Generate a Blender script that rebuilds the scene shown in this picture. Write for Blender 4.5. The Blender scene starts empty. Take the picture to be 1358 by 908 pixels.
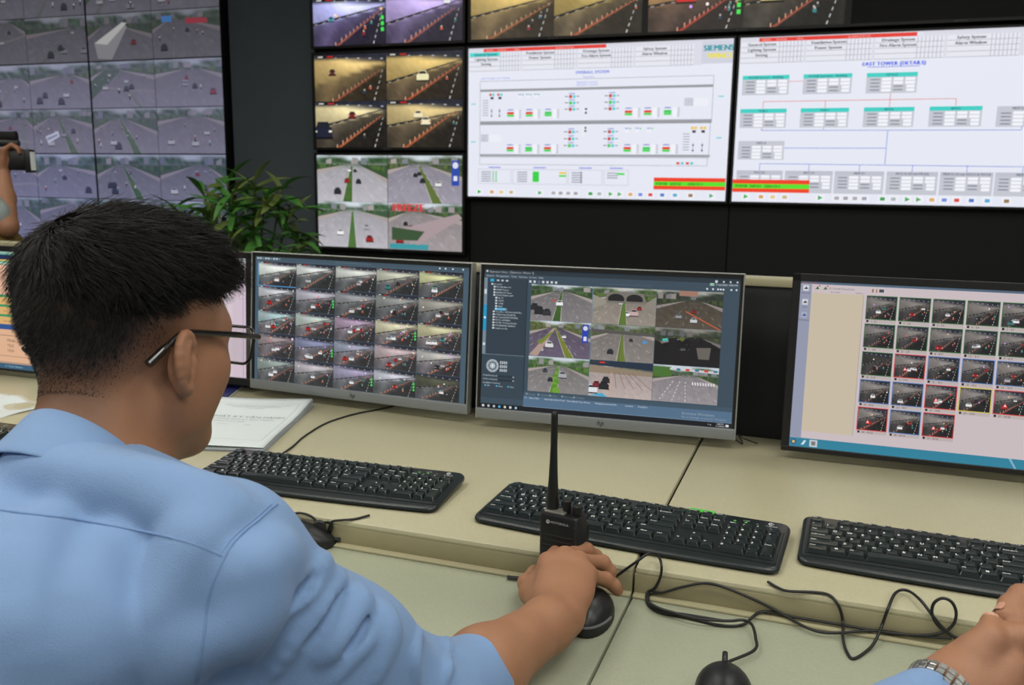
import bpy, math, random
import numpy as np
from mathutils import Vector, Matrix

# ------------------------------------------------------------------ camera, world, lights, exposure
SC = bpy.context.scene
COL = SC.collection
F_PX, CX, CY = 1177.0, 679.0, 454.0
YAW, PITCH, ROLL = math.radians(19.6), math.radians(10.36), math.radians(0.76)
CAM_Z = 1.262

def cam_axes():
    cy, sy, cp, sp = math.cos(YAW), math.sin(YAW), math.cos(PITCH), math.sin(PITCH)
    fwd = np.array([-sy * cp, cy * cp, -sp]); right = np.array([cy, sy, 0.0]); up = np.cross(right, fwd)
    cr, sr = math.cos(ROLL), math.sin(ROLL)
    return cr * right + sr * up, -sr * right + cr * up, fwd
A_R, A_U, A_F = cam_axes()
CAM_O = np.array([0.0, 0.0, CAM_Z])
def ray(px, py): return (px - CX) / F_PX * A_R - (py - CY) / F_PX * A_U + A_F
def az(px, py, z): d = ray(px, py); return CAM_O + d * (z - CAM_Z) / d[2]
def ay(px, py, y): d = ray(px, py); return CAM_O + d * y / d[1]

cam_data = bpy.data.cameras.new('camera')
cam_data.sensor_width = 36.0
cam_data.lens = F_PX / 1358.0 * 36.0
cam_data.clip_start = 0.02
cam_data.dof.use_dof = True
cam_data.dof.focus_distance = 1.12
cam_data.dof.aperture_fstop = 10.0
cam = bpy.data.objects.new('camera', cam_data)
COL.objects.link(cam)
M = Matrix(((A_R[0], A_U[0], -A_F[0], 0), (A_R[1], A_U[1], -A_F[1], 0), (A_R[2], A_U[2], -A_F[2], CAM_Z), (0, 0, 0, 1)))
cam.matrix_world = M
SC.camera = cam

world = bpy.data.worlds.new('world'); SC.world = world; world.use_nodes = True
world.node_tree.nodes['Background'].inputs[0].default_value = (0.75, 0.82, 0.9, 1)
world.node_tree.nodes['Background'].inputs[1].default_value = 0.05
SC.view_settings.view_transform = 'Standard'
SC.view_settings.look = 'None'
SC.view_settings.exposure = 0.0
SC.view_settings.gamma = 1.0

def area_light(name, loc, sx, sy, power, col, rot=(0, 0, 0)):
    l = bpy.data.lights.new(name, 'AREA'); l.shape = 'RECTANGLE'; l.size = sx; l.size_y = sy
    l.energy = power; l.color = col
    o = bpy.data.objects.new(name, l); o.location = loc; o.rotation_euler = rot; COL.objects.link(o)
    return o
CEIL = 3.0
LIGHT_COL = (1.0, 0.985, 0.92)
LAMP_SPOTS = [(x, y) for y in (-1.2, 0.55, 2.3) for x in (-3.4, -1.4, 0.6, 2.6)]
LAMP_POWER = {-1.2: 19.0, 0.55: 16.0, 2.3: 6.0}
for (lx, ly) in LAMP_SPOTS:
    area_light('ceiling_panel_light', (lx, ly, CEIL - 0.035), 1.1, 0.5, LAMP_POWER[ly], LIGHT_COL)

# ------------------------------------------------------------------ helpers
def lin(c):
    out = []
    for v in c[:3]:
        v = v / 255.0
        out.append(v / 12.92 if v <= 0.04045 else ((v + 0.055) / 1.055) ** 2.4)
    return tuple(out) + (1.0,)
def linv(a):
    a = np.clip(np.asarray(a, float) / 255.0, 0, 1)
    return np.where(a <= 0.04045, a / 12.92, ((a + 0.055) / 1.055) ** 2.4)

_M = {}
def mat(name, col, rough=0.5, metal=0.0, spec=0.5, var=0.06, nscale=40.0, bump=0.0, bscale=300.0, sheen=0.0, emit=None, coat=0.0, sss=0.0):
    """procedural principled material: noise varied colour and fine relief"""
    if name in _M: return _M[name]
    m = bpy.data.materials.new(name); m.use_nodes = True
    nt = m.node_tree; b = nt.nodes['Principled BSDF']
    c = lin(col)
    tc = nt.nodes.new('ShaderNodeTexCoord')
    n = nt.nodes.new('ShaderNodeTexNoise'); n.inputs['Scale'].default_value = nscale; n.inputs['Detail'].default_value = 4
    nt.links.new(tc.outputs['Object'], n.inputs['Vector'])
    mx = nt.nodes.new('ShaderNodeMix'); mx.data_type = 'RGBA'
    mx.inputs[6].default_value = tuple(max(0, v * (1 - var)) for v in c[:3]) + (1,)
    mx.inputs[7].default_value = tuple(min(1, v * (1 + var)) for v in c[:3]) + (1,)
    nt.links.new(n.outputs['Fac'], mx.inputs[0]); nt.links.new(mx.outputs[2], b.inputs['Base Color'])
    b.inputs['Roughness'].default_value = rough; b.inputs['Metallic'].default_value = metal
    b.inputs['Specular IOR Level'].default_value = spec
    if sheen: b.inputs['Sheen Weight'].default_value = sheen
    if coat: b.inputs['Coat Weight'].default_value = coat
    if sss:
        b.inputs['Subsurface Weight'].default_value = sss
        b.inputs['Subsurface Radius'].default_value = (0.01, 0.004, 0.002)
        b.inputs['Subsurface Scale'].default_value = 1.0
    if emit:
        b.inputs['Emission Color'].default_value = lin(emit[0]); b.inputs['Emission Strength'].default_value = emit[1]
    if bump:
        n2 = nt.nodes.new('ShaderNodeTexNoise'); n2.inputs['Scale'].default_value = bscale; n2.inputs['Detail'].default_value = 3
        nt.links.new(tc.outputs['Object'], n2.inputs['Vector'])
        bp = nt.nodes.new('ShaderNodeBump'); bp.inputs['Strength'].default_value = bump; bp.inputs['Distance'].default_value = 0.002
        nt.links.new(n2.outputs['Fac'], bp.inputs['Height']); nt.links.new(bp.outputs['Normal'], b.inputs['Normal'])
    _M[name] = m
    return m

def picture_mat(name, strength, rough=0.3, spec=0.35):
    """a lit display: the picture is stored per vertex and given off as light"""
    m = bpy.data.materials.new(name); m.use_nodes = True
    nt = m.node_tree; b = nt.nodes['Principled BSDF']
    at = nt.nodes.new('ShaderNodeAttribute'); at.attribute_name = 'picture'
    b.inputs['Base Color'].default_value = (0.012, 0.012, 0.014, 1); b.inputs['Roughness'].default_value = rough
    b.inputs['Specular IOR Level'].default_value = spec
    nt.links.new(at.outputs['Color'], b.inputs['Emission Color']); b.inputs['Emission Strength'].default_value = strength
    return m

def print_mat(name, rough=0.6):
    """flat print on paper: colour per vertex"""
    m = bpy.data.materials.new(name); m.use_nodes = True
    nt = m.node_tree; b = nt.nodes['Principled BSDF']
    at = nt.nodes.new('ShaderNodeAttribute'); at.attribute_name = 'picture'
    nt.links.new(at.outputs['Color'], b.inputs['Base Color']); b.inputs['Roughness'].default_value = rough
    return m

def raw_obj(name, v, f, mats, parent=None, mi=None, smooth=False, loc=None, rot=None):
    me = bpy.data.meshes.new(name)
    me.from_pydata([tuple(map(float, p)) for p in v], [], [tuple(int(i) for i in q) for q in f])
    return mesh_obj(name, me, mats, parent, mi, smooth, loc, rot)
def mesh_obj(name, me, mats, parent=None, mi=None, smooth=False, loc=None, rot=None):
    for mm in (mats if isinstance(mats, (list, tuple)) else [mats]): me.materials.append(mm)
    if mi is not None: me.polygons.foreach_set('material_index', np.asarray(mi, np.int32))
    if smooth is True: me.polygons.foreach_set('use_smooth', [True] * len(me.polygons))
    elif smooth:
        me.polygons.foreach_set('use_smooth', [True] * len(me.polygons)); me.set_sharp_from_angle(angle=math.radians(smooth))
    me.update()
    o = bpy.data.objects.new(name, me); COL.objects.link(o)
    if parent is not None: o.parent = parent
    if loc is not None: o.location = loc
    if rot is not None: o.rotation_euler = rot
    return o
def np_mesh(name, V, Fq):
    """big mesh from numpy arrays, all faces with the same corner count"""
    me = bpy.data.meshes.new(name); V = np.asarray(V, np.float32); Fq = np.asarray(Fq, np.int32); k = Fq.shape[1]
    me.vertices.add(len(V)); me.vertices.foreach_set('co', V.ravel())
    me.loops.add(Fq.size); me.loops.foreach_set('vertex_index', Fq.ravel())
    me.polygons.add(len(Fq)); me.polygons.foreach_set('loop_start', np.arange(0, Fq.size, k, dtype=np.int32))
    me.update(calc_edges=True)
    return me

def tag(o, label=None, cat=None, group=None, kind=None):
    if label: o['label'] = label
    if cat: o['category'] = cat
    if group: o['group'] = group
    if kind: o['kind'] = kind
    return o
def empty(name, loc=(0, 0, 0), rz=0.0, label=None, cat=None, group=None, kind=None):
    o = bpy.data.objects.new(name, None); COL.objects.link(o); o.location = loc; o.rotation_euler = (0, 0, rz)
    o.empty_display_size = 0.05
    return tag(o, label, cat, group, kind)
def copy_tree(o, parent=None):
    c = o.copy(); COL.objects.link(c); c.parent = parent
    for ch in list(o.children): copy_tree(ch, c)
    return c

_bb = {}
def bevel_box(sx, sy, sz, b, seg=2):
    key = (round(sx, 5), round(sy, 5), round(sz, 5), round(b, 5), seg)
    if key in _bb: return _bb[key]
    import bmesh
    bm = bmesh.new(); bmesh.ops.create_cube(bm, size=1.0)
    bmesh.ops.scale(bm, vec=(sx, sy, sz), verts=bm.verts)
    if b > 0: bmesh.ops.bevel(bm, geom=list(bm.edges), offset=min(b, sx * .49, sy * .49, sz * .49), segments=seg, affect='EDGES', profile=0.5)
    bm.verts.index_update()
    r = ([tuple(v.co) for v in bm.verts], [[v.index for v in f.verts] for f in bm.faces]); bm.free()
    _bb[key] = r
    return r
class MB:
    def __init__(s): s.v = []; s.f = []; s.m = []
    def add(s, v, f, m=0, mtx=None):
        n = len(s.v)
        for p in v:
            if mtx is not None: p = mtx @ Vector(p)
            s.v.append(tuple(p))
        for q in f: s.f.append([i + n for i in q]); s.m.append(m)
        return s
    def box(s, c, size, b=0.0, m=0, seg=2, mtx=None):
        v, f = bevel_box(*size, b, seg)
        v = [(p[0] + c[0], p[1] + c[1], p[2] + c[2]) for p in v]
        return s.add(v, f, m, mtx)
    def prism(s, out, z0, z1, m=0, mtx=None, top=None, inset=0.0, insz=0.0):
        n = len(out); cx = sum(p[0] for p in out) / n; cy = sum(p[1] for p in out) / n
        rings = [(z0, 0.0), (z1 - insz, 0.0)] + ([(z1, inset)] if inset else [])
        v = []
        for z, ins in rings:
            for p in out:
                dx, dy = p[0] - cx, p[1] - cy; L = math.hypot(dx, dy) or 1
                v.append((p[0] - dx / L * ins, p[1] - dy / L * ins, z if not callable(z) else z(p)))
        f = [list(range(n))[::-1], [len(v) - n + i for i in range(n)]]
        for r in range(len(rings) - 1):
            for i in range(n): j = (i + 1) % n; f.append([r * n + i, r * n + j, (r + 1) * n + j, (r + 1) * n + i])
        return s.add(v, f, m, mtx)
    def lathe(s, prof, n=24, m=0, mtx=None, cap=True):
        v = []; f = []
        for r, z in prof:
            for i in range(n): a = 2 * math.pi * i / n; v.append((r * math.cos(a), r * math.sin(a), z))
        for k in range(len(prof) - 1):
            for i in range(n): j = (i + 1) % n; f.append([k * n + i, k * n + j, (k + 1) * n + j, (k + 1) * n + i])
        if cap: f.append(list(range(n))[::-1]); f.append([(len(prof) - 1) * n + i for i in range(n)])
        return s.add(v, f, m, mtx)
    def tube(s, pts, r, n=8, m=0, closed=False, mtx=None, flat=1.0):
        P = [Vector(p) for p in pts]; N = len(P); v = []; f = []; prev = None
        for i in range(N):
            t = (P[(i + 1) % N] - P[i - 1]) if closed else (P[min(i + 1, N - 1)] - P[max(i - 1, 0)])
            t.normalize()
            if prev is None:
                a = Vector((0, 0, 1)) if abs(t.z) < 0.9 else Vector((1, 0, 0)); u = t.cross(a).normalized()
            else: u = (prev - t * prev.dot(t)).normalized()
            prev = u; w = t.cross(u); rr = r[i] if isinstance(r, (list, tuple)) else r
            for k in range(n):
                a = 2 * math.pi * k / n; v.append(tuple(P[i] + u * (math.cos(a) * rr) + w * (math.sin(a) * rr * flat)))
        for i in range(N if closed else N - 1):
            i2 = (i + 1) % N
            for k in range(n): k2 = (k + 1) % n; f.append([i * n + k, i * n + k2, i2 * n + k2, i2 * n + k])
        if not closed: f.append(list(range(n))[::-1]); f.append([(N - 1) * n + k for k in range(n)])
        return s.add(v, f, m, mtx)
    def build(s, name, mats, parent=None, smooth=False, loc=None, rot=None):
        return raw_obj(name, s.v, s.f, mats, parent, s.m, smooth, loc, rot)

def spline(pts, n=8):
    """catmull rom through points"""
    P = [np.array(p, float) for p in pts]; P = [2 * P[0] - P[1]] + P + [2 * P[-1] - P[-2]]; out = []
    for i in range(1, len(P) - 2):
        for k in range(n):
            t = k / n; a, b, c, d = P[i - 1:i + 3]
            out.append(0.5 * ((2 * b) + (c - a) * t + (2 * a - 5 * b + 4 * c - d) * t * t + (3 * b - a - 3 * c + d) * t ** 3))
    out.append(P[-2]); return out
def rrect(w, h, r, n=5, cx=0, cy=0):
    out = []
    for qx, qy, a0 in ((1, -1, -90), (1, 1, 0), (-1, 1, 90), (-1, -1, 180)):
        for k in range(n + 1):
            a = math.radians(a0 + 90 * k / n); out.append((cx + qx * (w / 2 - r) + r * math.cos(a), cy + qy * (h / 2 - r) + r * math.sin(a)))
    return out

# ---- lettering (glyph outlines of the built in font, turned into flat faces)
_G = {}
def glyph(ch):
    if ch in _G: return _G[ch]
    cu = bpy.data.curves.new('g', 'FONT'); cu.body = ch; cu.size = 1.0; cu.resolution_u = 2; cu.fill_mode = 'FRONT'
    ob = bpy.data.objects.new('g', cu)
    me = bpy.data.meshes.new_from_object(ob)
    v = [(p.co.x, p.co.y) for p in me.vertices]; f = [list(p.vertices) for p in me.polygons]
    bpy.data.objects.remove(ob); bpy.data.curves.remove(cu); bpy.data.meshes.remove(me)
    adv = (max(p[0] for p in v) + 0.07) if v else 0.28
    _G[ch] = (v, f, adv); return _G[ch]
def text_polys(s, size, align='l'):
    V = []; Fc = []; x = 0
    for ch in s:
        v, f, a = glyph(ch); n = len(V)
        V += [(x + p[0], p[1]) for p in v]; Fc += [[i + n for i in q] for q in f]; x += a
    sh = {'l': 0, 'c': -x / 2, 'r': -x}[align]
    return [((p[0] + sh) * size, p[1] * size) for p in V], Fc, x * size

# ---- canvas: a flat picture made of coloured faces in stacked hair thin layers
def clip_poly(P, x0, y0, x1, y1):
    def cl(P, ins, inter):
        out = []
        for i in range(len(P)):
            a, b = P[i - 1], P[i]
            if ins(b):
                if not ins(a): out.append(inter(a, b))
                out.append(b)
            elif ins(a): out.append(inter(a, b))
        return out
    def ix(v): return lambda a, b: (v, a[1] + (b[1] - a[1]) * (v - a[0]) / (b[0] - a[0]))
    def iy(v): return lambda a, b: (a[0] + (b[0] - a[0]) * (v - a[1]) / (b[1] - a[1]), v)
    for ins, it in ((lambda p: p[0] >= x0, ix(x0)), (lambda p: p[0] <= x1, ix(x1)), (lambda p: p[1] >= y0, iy(y0)), (lambda p: p[1] <= y1, iy(y1))):
        P = cl(P, ins, it)
        if len(P) < 3: return []
    return P
class Canvas:
    def __init__(s, W, H): s.W = W; s.H = H; s.v = []; s.c = []; s.f = []; s.z = 0; s.clip = (0, 0, W, H)
    def poly(s, pts, col):
        pts = clip_poly([tuple(p) for p in pts], *s.clip)
        if not pts: return
        s.z += 1; n = len(s.v); s.v += [(p[0], p[1], s.z) for p in pts]; s.c += [col] * len(pts); s.f.append(list(range(n, n + len(pts))))
    def rect(s, x0, y0, x1, y1, col): s.poly([(x0, y0), (x1, y0), (x1, y1), (x0, y1)], col)
    def line(s, a, b, w, col, w2=None):
        w2 = w if w2 is None else w2; dx, dy = b[0] - a[0], b[1] - a[1]; L = math.hypot(dx, dy) or 1; nx, ny = -dy / L / 2, dx / L / 2
        s.poly([(a[0] + nx * w, a[1] + ny * w), (b[0] + nx * w2, b[1] + ny * w2), (b[0] - nx * w2, b[1] - ny * w2), (a[0] - nx * w, a[1] - ny * w)], col)
    def grid(s, x0, y0, x1, y1, nx, ny, fn):
        s.z += 1; n = len(s.v)
        U, Vv = np.meshgrid(np.linspace(0, 1, nx + 1), np.linspace(0, 1, ny + 1))
        C = np.clip(fn(U, Vv), 0, 255)
        for j in range(ny + 1):
            for i in range(nx + 1):
                s.v.append((x0 + (x1 - x0) * U[j, i], y0 + (y1 - y0) * Vv[j, i], s.z)); s.c.append(tuple(C[j, i]))
        for j in range(ny):
            for i in range(nx):
                a = n + j * (nx + 1) + i; s.f.append([a, a + 1, a + nx + 2, a + nx + 1])
    def text(s, x, y, size, t, col, align='l', bold=0):
        V, Fc, w = text_polys(t, size, align)
        for k in range(1 + bold):
            s.z += 1; n = len(s.v); d = k * size * 0.04
            s.v += [(x + p[0] + d, y - p[1], s.z) for p in V]; s.c += [col] * len(V); s.f += [[i + n for i in q] for q in Fc]
    def disc(s, x, y, r, col, n=14, ry=None):
        s.poly([(x + r * math.cos(2 * math.pi * k / n), y + (ry or r) * math.sin(2 * math.pi * k / n)) for k in range(n)], col)
    def build(s, name, w, h, m, parent, mtx=None, eps=None):
        """picture w x h metres standing in the local xz plane, facing -y, centred on the origin"""
        zmax = max(s.z, 1); eps = eps if eps else min(0.00004, 0.0022 / zmax)
        V = np.array(s.v, float); X = np.empty_like(V)
        X[:, 0] = (V[:, 0] / s.W - 0.5) * w; X[:, 2] = (0.5 - V[:, 1] / s.H) * h; X[:, 1] = -V[:, 2] * eps
        me = bpy.data.meshes.new(name); me.from_pydata(X.tolist(), [], s.f)
        at = me.color_attributes.new('picture', 'FLOAT_COLOR', 'POINT')
        C = np.ones((len(V), 4)); C[:, :3] = linv(s.c); at.data.foreach_set('color', C.ravel())
        o = mesh_obj(name, me, m, parent)
        if mtx is not None: o.matrix_local = mtx
        return o

# ---- traffic pictures
def nz(rng, nx, ny, a):
    g = rng.normal(0, 1, (ny + 1, nx + 1)); return g * a
class Cell:
    def __init__(s, cv, x, y, w, h): s.cv = cv; s.x, s.y, s.w, s.h = x, y, w, h
    def __enter__(s): s.old = s.cv.clip; s.cv.clip = (s.x, s.y, s.x + s.w, s.y + s.h); return s
    def __exit__(s, *a): s.cv.clip = s.old
    def p(s, u, v): return (s.x + u * s.w, s.y + v * s.h)
    def poly(s, pts, c): s.cv.poly([s.p(*q) for q in pts], c)
    def line(s, a, b, w, c, w2=None): s.cv.line(s.p(*a), s.p(*b), w * s.h, c, None if w2 is None else w2 * s.h)
    def grid(s, nx, ny, fn): s.cv.grid(s.x, s.y, s.x + s.w, s.y + s.h, nx, ny, fn)
    def car(s, u, v, k, c, rear=None, glass=(30, 34, 40)):
        a = s.h / s.w
        def q(pts, cc): s.poly([(u + p[0] * k * a, v + p[1] * k) for p in pts], cc)
        q([(-.6, .36), (.62, .36), (.66, .5), (-.62, .5)], (14, 14, 16))
        q([(-.58, -.1), (-.5, -.16), (.55, -.16), (.6, .0), (.6, .38), (-.58, .38)], c)
        q([(-.44, -.14), (-.32, -.46), (.34, -.46), (.46, -.14)], tuple(int(t * .92) for t in c))
        q([(-.36, -.16), (-.27, -.38), (.28, -.38), (.37, -.16)], glass)
        if rear:
            q([(-.56, .02), (-.38, .02), (-.38, .12), (-.56, .12)], rear); q([(.38, .02), (.57, .02), (.57, .12), (.38, .12)], rear)
    def bike(s, u, v, k, c):
        a = s.h / s.w
        def q(pts, cc): s.poly([(u + p[0] * k * a, v + p[1] * k) for p in pts], cc)
        q([(-.13, .1), (.13, .1), (.1, .55), (-.1, .55)], (22, 22, 26)); q([(-.2, -.2), (.2, -.2), (.22, .2), (-.22, .2)], c)
        q([(-.1, -.42), (.1, -.42), (.1, -.2), (-.1, -.2)], (200, 190, 180))
def mixc(a, b, t): return tuple(a[i] * (1 - t) + b[i] * t for i in range(3))

def tunnel(cv, x, y, w, h, rng, wall=(176, 170, 158), road=(60, 58, 56), glow=1.0, flip=False, cars=None, bikes=3, barrier=(190, 92, 60), busy=0, sign=None, rail=True, lights=True, hl=0, tintr=None, wash=None, cap=True, res=(18, 12)):
    nx, ny = res
    r0 = rng.uniform(.5, .66); r1 = rng.uniform(.16, .3); hz = rng.uniform(.24, .36)
    with Cell(cv, x, y, w, h) as c:
        X = (lambda u: 1 - u) if flip else (lambda u: u)
        def fn(U, V):
            U = 1 - U if flip else U
            line = r0 + (r1 - r0) * U
            n = nz(rng, nx, ny, 4)
            lamp = np.exp(-((U - .55) ** 2 / .12 + (V - .18) ** 2 / .06))
            kw = (.86 + .38 * lamp * glow) * (.82 + .3 * np.clip(1 - V, 0, 1))
            W = np.array(wall)[None, None, :] * kw[..., None]
            streak = np.exp(-((U - .28 + .25 * (V - .5)) ** 2) / .012) * .55 + np.exp(-((U - .5) ** 2) / .02) * .2
            R = np.array(road)[None, None, :] * (.85 + .8 * streak)[..., None] + np.array(wall)[None, None, :] * (.16 * np.clip(1 - (V - line) / .3, 0, 1))[..., None]
            R = R * np.where(U > .25 + .75 * (1 - V) / .78 + .05, .62, 1.0)[..., None]
            t = np.clip((V - line) * 30, 0, 1)[..., None]
            O = W * (1 - t) + R * t
            top = np.clip((V - (.06 + .09 * U)) * 20, 0, 1)[..., None]
            O = O * top + np.array((38, 40, 52))[None, None, :] * (1 - top)
            if tintr: O = O * (1 - .3 * V[..., None]) + np.array(tintr)[None, None, :] * (.3 * V[..., None])
            return O + n[..., None]
        c.grid(nx, ny, fn)
        if rail:
            c.line((X(0), r0), (X(1), r1), .05, (28, 27, 28), .018)
            N = 9
            for k in range(N):
                t = (k + .2) / N; t2 = (k + .55) / N
                c.line((X(t), r0 + (r1 - r0) * t + .012), (X(t2), r0 + (r1 - r0) * t2 + .012), .022 * (1 - .6 * t), (150, 146, 138))
        if lights:
            for k in range(6):
                t = .12 + k * .16; c.line((X(t), .05 + .07 * t), (X(t + .035), .053 + .07 * t), .018, (190, 196, 204))
        b0 = (rng.uniform(.16, .34), 1.02); b1 = (rng.uniform(.9, 1.0), hz)
        c.line((X(b0[0]), b0[1]), (X(b1[0]), b1[1]), .05, mixc(barrier, road, .35), .012)
        for k in range(13):
            t = 1 - (1 - k / 13.0) ** 1.0; t = t ** .8
            u = b0[0] + (b1[0] - b0[0]) * t; v = b0[1] + (b1[1] - b0[1]) * t; s_ = .09 * (1 - .8 * t)
            c.line((X(u - .012), v), (X(u - .012), v - s_), .022 * (1 - .7 * t), mixc(barrier, (235, 220, 200), .55))
        for k in range(6):
            t = (k + .1) / 6; t2 = (k + .6) / 6
            c.line((X(.83 + .13 * t), 1 - .7 * t), (X(.83 + .13 * t2), 1 - .7 * t2), .02 * (1 - .6 * t), (205, 205, 205), .02 * (1 - .6 * t2))
        pal = [(232, 234, 236), (228, 230, 232), (30, 30, 34), (160, 30, 28), (170, 172, 176), (36, 120, 120), (214, 214, 216)]
        cars = cars if cars is not None else [(rng.uniform(.1, .7), rng.uniform(.25, .8)) for _ in range(rng.integers(1, 3) + busy)]
        cars = sorted(cars, key=lambda q: q[1])
        for q in cars:
            u, t = q[0], q[1]
            if len(q) > 2: cc = q[2]; uu, vv, kk = u, t, q[3]
            else:
                cc = pal[rng.integers(0, len(pal))]; vv = r1 + .06 + (.62) * t; uu = .92 - t * .75 + (u - .4) * .3; kk = .07 + .17 * t
            c.car(X(uu), vv, kk, cc, (225, 50, 40) if rng.random() < .5 else (240, 240, 220))
        for _ in range(bikes + busy * 2):
            t = rng.uniform(.15, .75); c.bike(X(.99 - .42 * t + rng.uniform(-.05, .04)), hz + .07 + .62 * t, .07 + .13 * t, [(40, 60, 80), (60, 60, 60), (190, 90, 60), (50, 130, 130), (130, 40, 50)][rng.integers(0, 5)])
        if hl:
            for _ in range(hl):
                u, v = rng.uniform(.1, .95), rng.uniform(.15, .6); col = [(255, 80, 90), (255, 240, 235), (220, 160, 255), (255, 200, 140)][rng.integers(0, 4)]
                cv.disc(*c.p(u, v), .03 * h, col, 8)
        if sign == 'green':
            for k in range(3): c.line((X(.955), .42 + k * .12), (X(.955), .5 + k * .12), .07, (70, 225, 90))
        if sign == 'lamp': cv.disc(*c.p(X(.93), .16), .05 * h, (240, 210, 250), 10)
        if cap:
            c.line((.03, .045), (.3, .045), .055, (24, 24, 26)); c.line((.05, .045), (.12, .045), .025, (215, 215, 210)); c.line((.18, .045), (.27, .045), .028, (190, 40, 36))
        if wash:
            pass

def highway(cv, x, y, w, h, rng, kind=0, sky=(205, 214, 222), road=(128, 124, 122), green=(58, 98, 44), cars=3, wash=None, wl=(150, 150, 185), wk=0.0, res=(18, 12), dim=1.0, bikes=0):
    nx, ny = res
    def W(c): return tuple(min(255, (a * (1 - wk) + b * wk) * dim) for a, b in zip(c, wl))
    hz = rng.uniform(.17, .26); vp = {0: .5, 1: .42, 2: .56, 3: .5, 4: .35, 5: .62, 6: rng.uniform(.1, .9), 7: rng.uniform(.15, .85)}[kind]
    if kind >= 6: hz = rng.uniform(.06, .3)
    with Cell(cv, x, y, w, h) as c:
        bl = rng.uniform(.3, .7, 4)
        def fn(U, V):
            n = nz(rng, nx, ny, 6 * (1 - wk))
            O = np.zeros(U.shape + (3,)) + np.array(W(road))
            O = O * (.88 + .2 * V[..., None])
            tr = np.clip((hz + .03 - V) * 14, 0, 1)[..., None]
            T = np.array(W(mixc(green, (50, 62, 58), .5)))[None, None, :] * (.8 + .5 * rng.random(U.shape))[..., None]
            O = O * (1 - tr) + T * tr
            sk = np.clip((hz * .42 + .05 * np.sin(U * 9 + bl[0] * 6) - V) * 20, 0, 1)[..., None]
            O = O * (1 - sk) + np.array(W(sky)) * sk
            return O + n[..., None] * .6
        c.grid(nx, ny, fn)
        for k in range(4):
            u = rng.uniform(0, .95); c.poly([(u, hz * rng.uniform(.2, .6)), (u + .08, hz * .3), (u + .08, hz * .9), (u, hz * .9)], W(mixc((170, 160, 155), (110, 120, 130), rng.random())))
        if kind in (0, 1, 3):   # two carriageways with a planted median
            m0 = {0: (.36, .5), 1: (.6, .74), 3: (.42, .55)}[kind]
            c.poly([(m0[0], 1.02), (vp - .01, hz), (vp + .012, hz), (m0[1], 1.02)], W(green))
            c.line((m0[0], 1), (vp - .01, hz), .02, W((190, 185, 175)), .004); c.line((m0[1], 1), (vp + .012, hz), .02, W((190, 185, 175)), .004)
            for k in range(7):
                t = (k + rng.random()) / 7; u = (m0[0] + m0[1]) / 2 * t + vp * (1 - t); cv.disc(*c.p(u, hz + (1 - hz) * t - .03), (.02 + .07 * t) * h, W(mixc(green, (96, 116, 56), rng.random() * .6)), 9)
            lanes = [-.55, -.2, .05, .82, 1.15]
        elif kind >= 6:
            a_ = rng.uniform(-.6, .4); lanes = [a_, a_ + .35, a_ + .8, a_ + 1.3]
            b_ = rng.uniform(-.2, 1.1); c.poly([(b_, 1.02), (vp, hz), (vp + .012, hz), (b_ + .06, 1.02)], W(mixc(green, (150, 150, 140), .6)))
            if kind == 7: c.line((-.1, rng.uniform(.4, .9)), (1.1, rng.uniform(.3, .8)), .05, W((150, 146, 142))); c.poly([(0, hz), (rng.uniform(.2, .6), hz), (0, rng.uniform(.4, .9))], W(mixc(green, (60, 70, 60), .5)))
        elif kind == 4: lanes = [-.2, .3, .8, 1.2]
        else: lanes = [.1, .4, .75, 1.05]
        for L in lanes:
            for k in range(6):
                t = ((k + .15) / 6) ** 1.5; t2 = ((k + .55) / 6) ** 1.5
                c.line((L * t + vp * (1 - t), hz + (1 - hz) * t), (L * t2 + vp * (1 - t2), hz + (1 - hz) * t2), .003 + .011 * t, W(mixc(road, (224, 222, 216), .62)), .003 + .011 * t2)
        # verges
        e0, e1 = rng.uniform(.1, .24), rng.uniform(.12, .3)
        c.poly([(-.01, hz), (vp - .1, hz), (-.01, hz + e0)], W(mixc(green, (70, 76, 64), .55)))
        c.poly([(1.01, hz), (vp + .1, hz), (1.01, hz + e1)], W(mixc(green, (56, 66, 56), .5)))
        c.poly([(-.01, hz + e0), (vp - .1, hz + .004), (-.01, hz + e0 + .09)], W((172, 160, 156))); c.poly([(1.01, hz + e1), (vp + .1, hz + .004), (1.01, hz + e1 + .1)], W((166, 156, 152)))
        for k in range(10):
            for sd in (0, 1):
                t = (k + rng.random()) / 10; ee = (e0, e1)[sd]; u = (vp - .1) * (1 - t) if sd == 0 else (vp + .1) * (1 - t) + t
                cv.disc(*c.p(u, hz - .01 + ee * .35 * t), (.018 + .045 * t) * h, W(mixc(green, [(34, 52, 32), (90, 110, 60), (60, 70, 70)][int(rng.integers(0, 3))], .6)), 8)
        
        pal = [(236, 236, 238), (40, 42, 46), (150, 34, 32), (170, 172, 178), (36, 38, 42), (228, 228, 226)]
        for _ in range(cars):
            t = rng.uniform(.12, .8); L = rng.uniform(-.1, 1.1); u = L * t + vp * (1 - t)
            c.car(u, hz + (1 - hz) * t, .05 + .15 * t, W(pal[rng.integers(0, 6)]), None, W((40, 46, 56)))
        for _ in range(bikes):
            t = rng.uniform(.15, .8); c.bike(rng.uniform(.05, .95), hz + (1 - hz) * t, .05 + .1 * t, W([(50, 70, 120), (60, 60, 64), (140, 50, 50), (50, 130, 140), (220, 220, 220)][rng.integers(0, 5)]))
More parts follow.
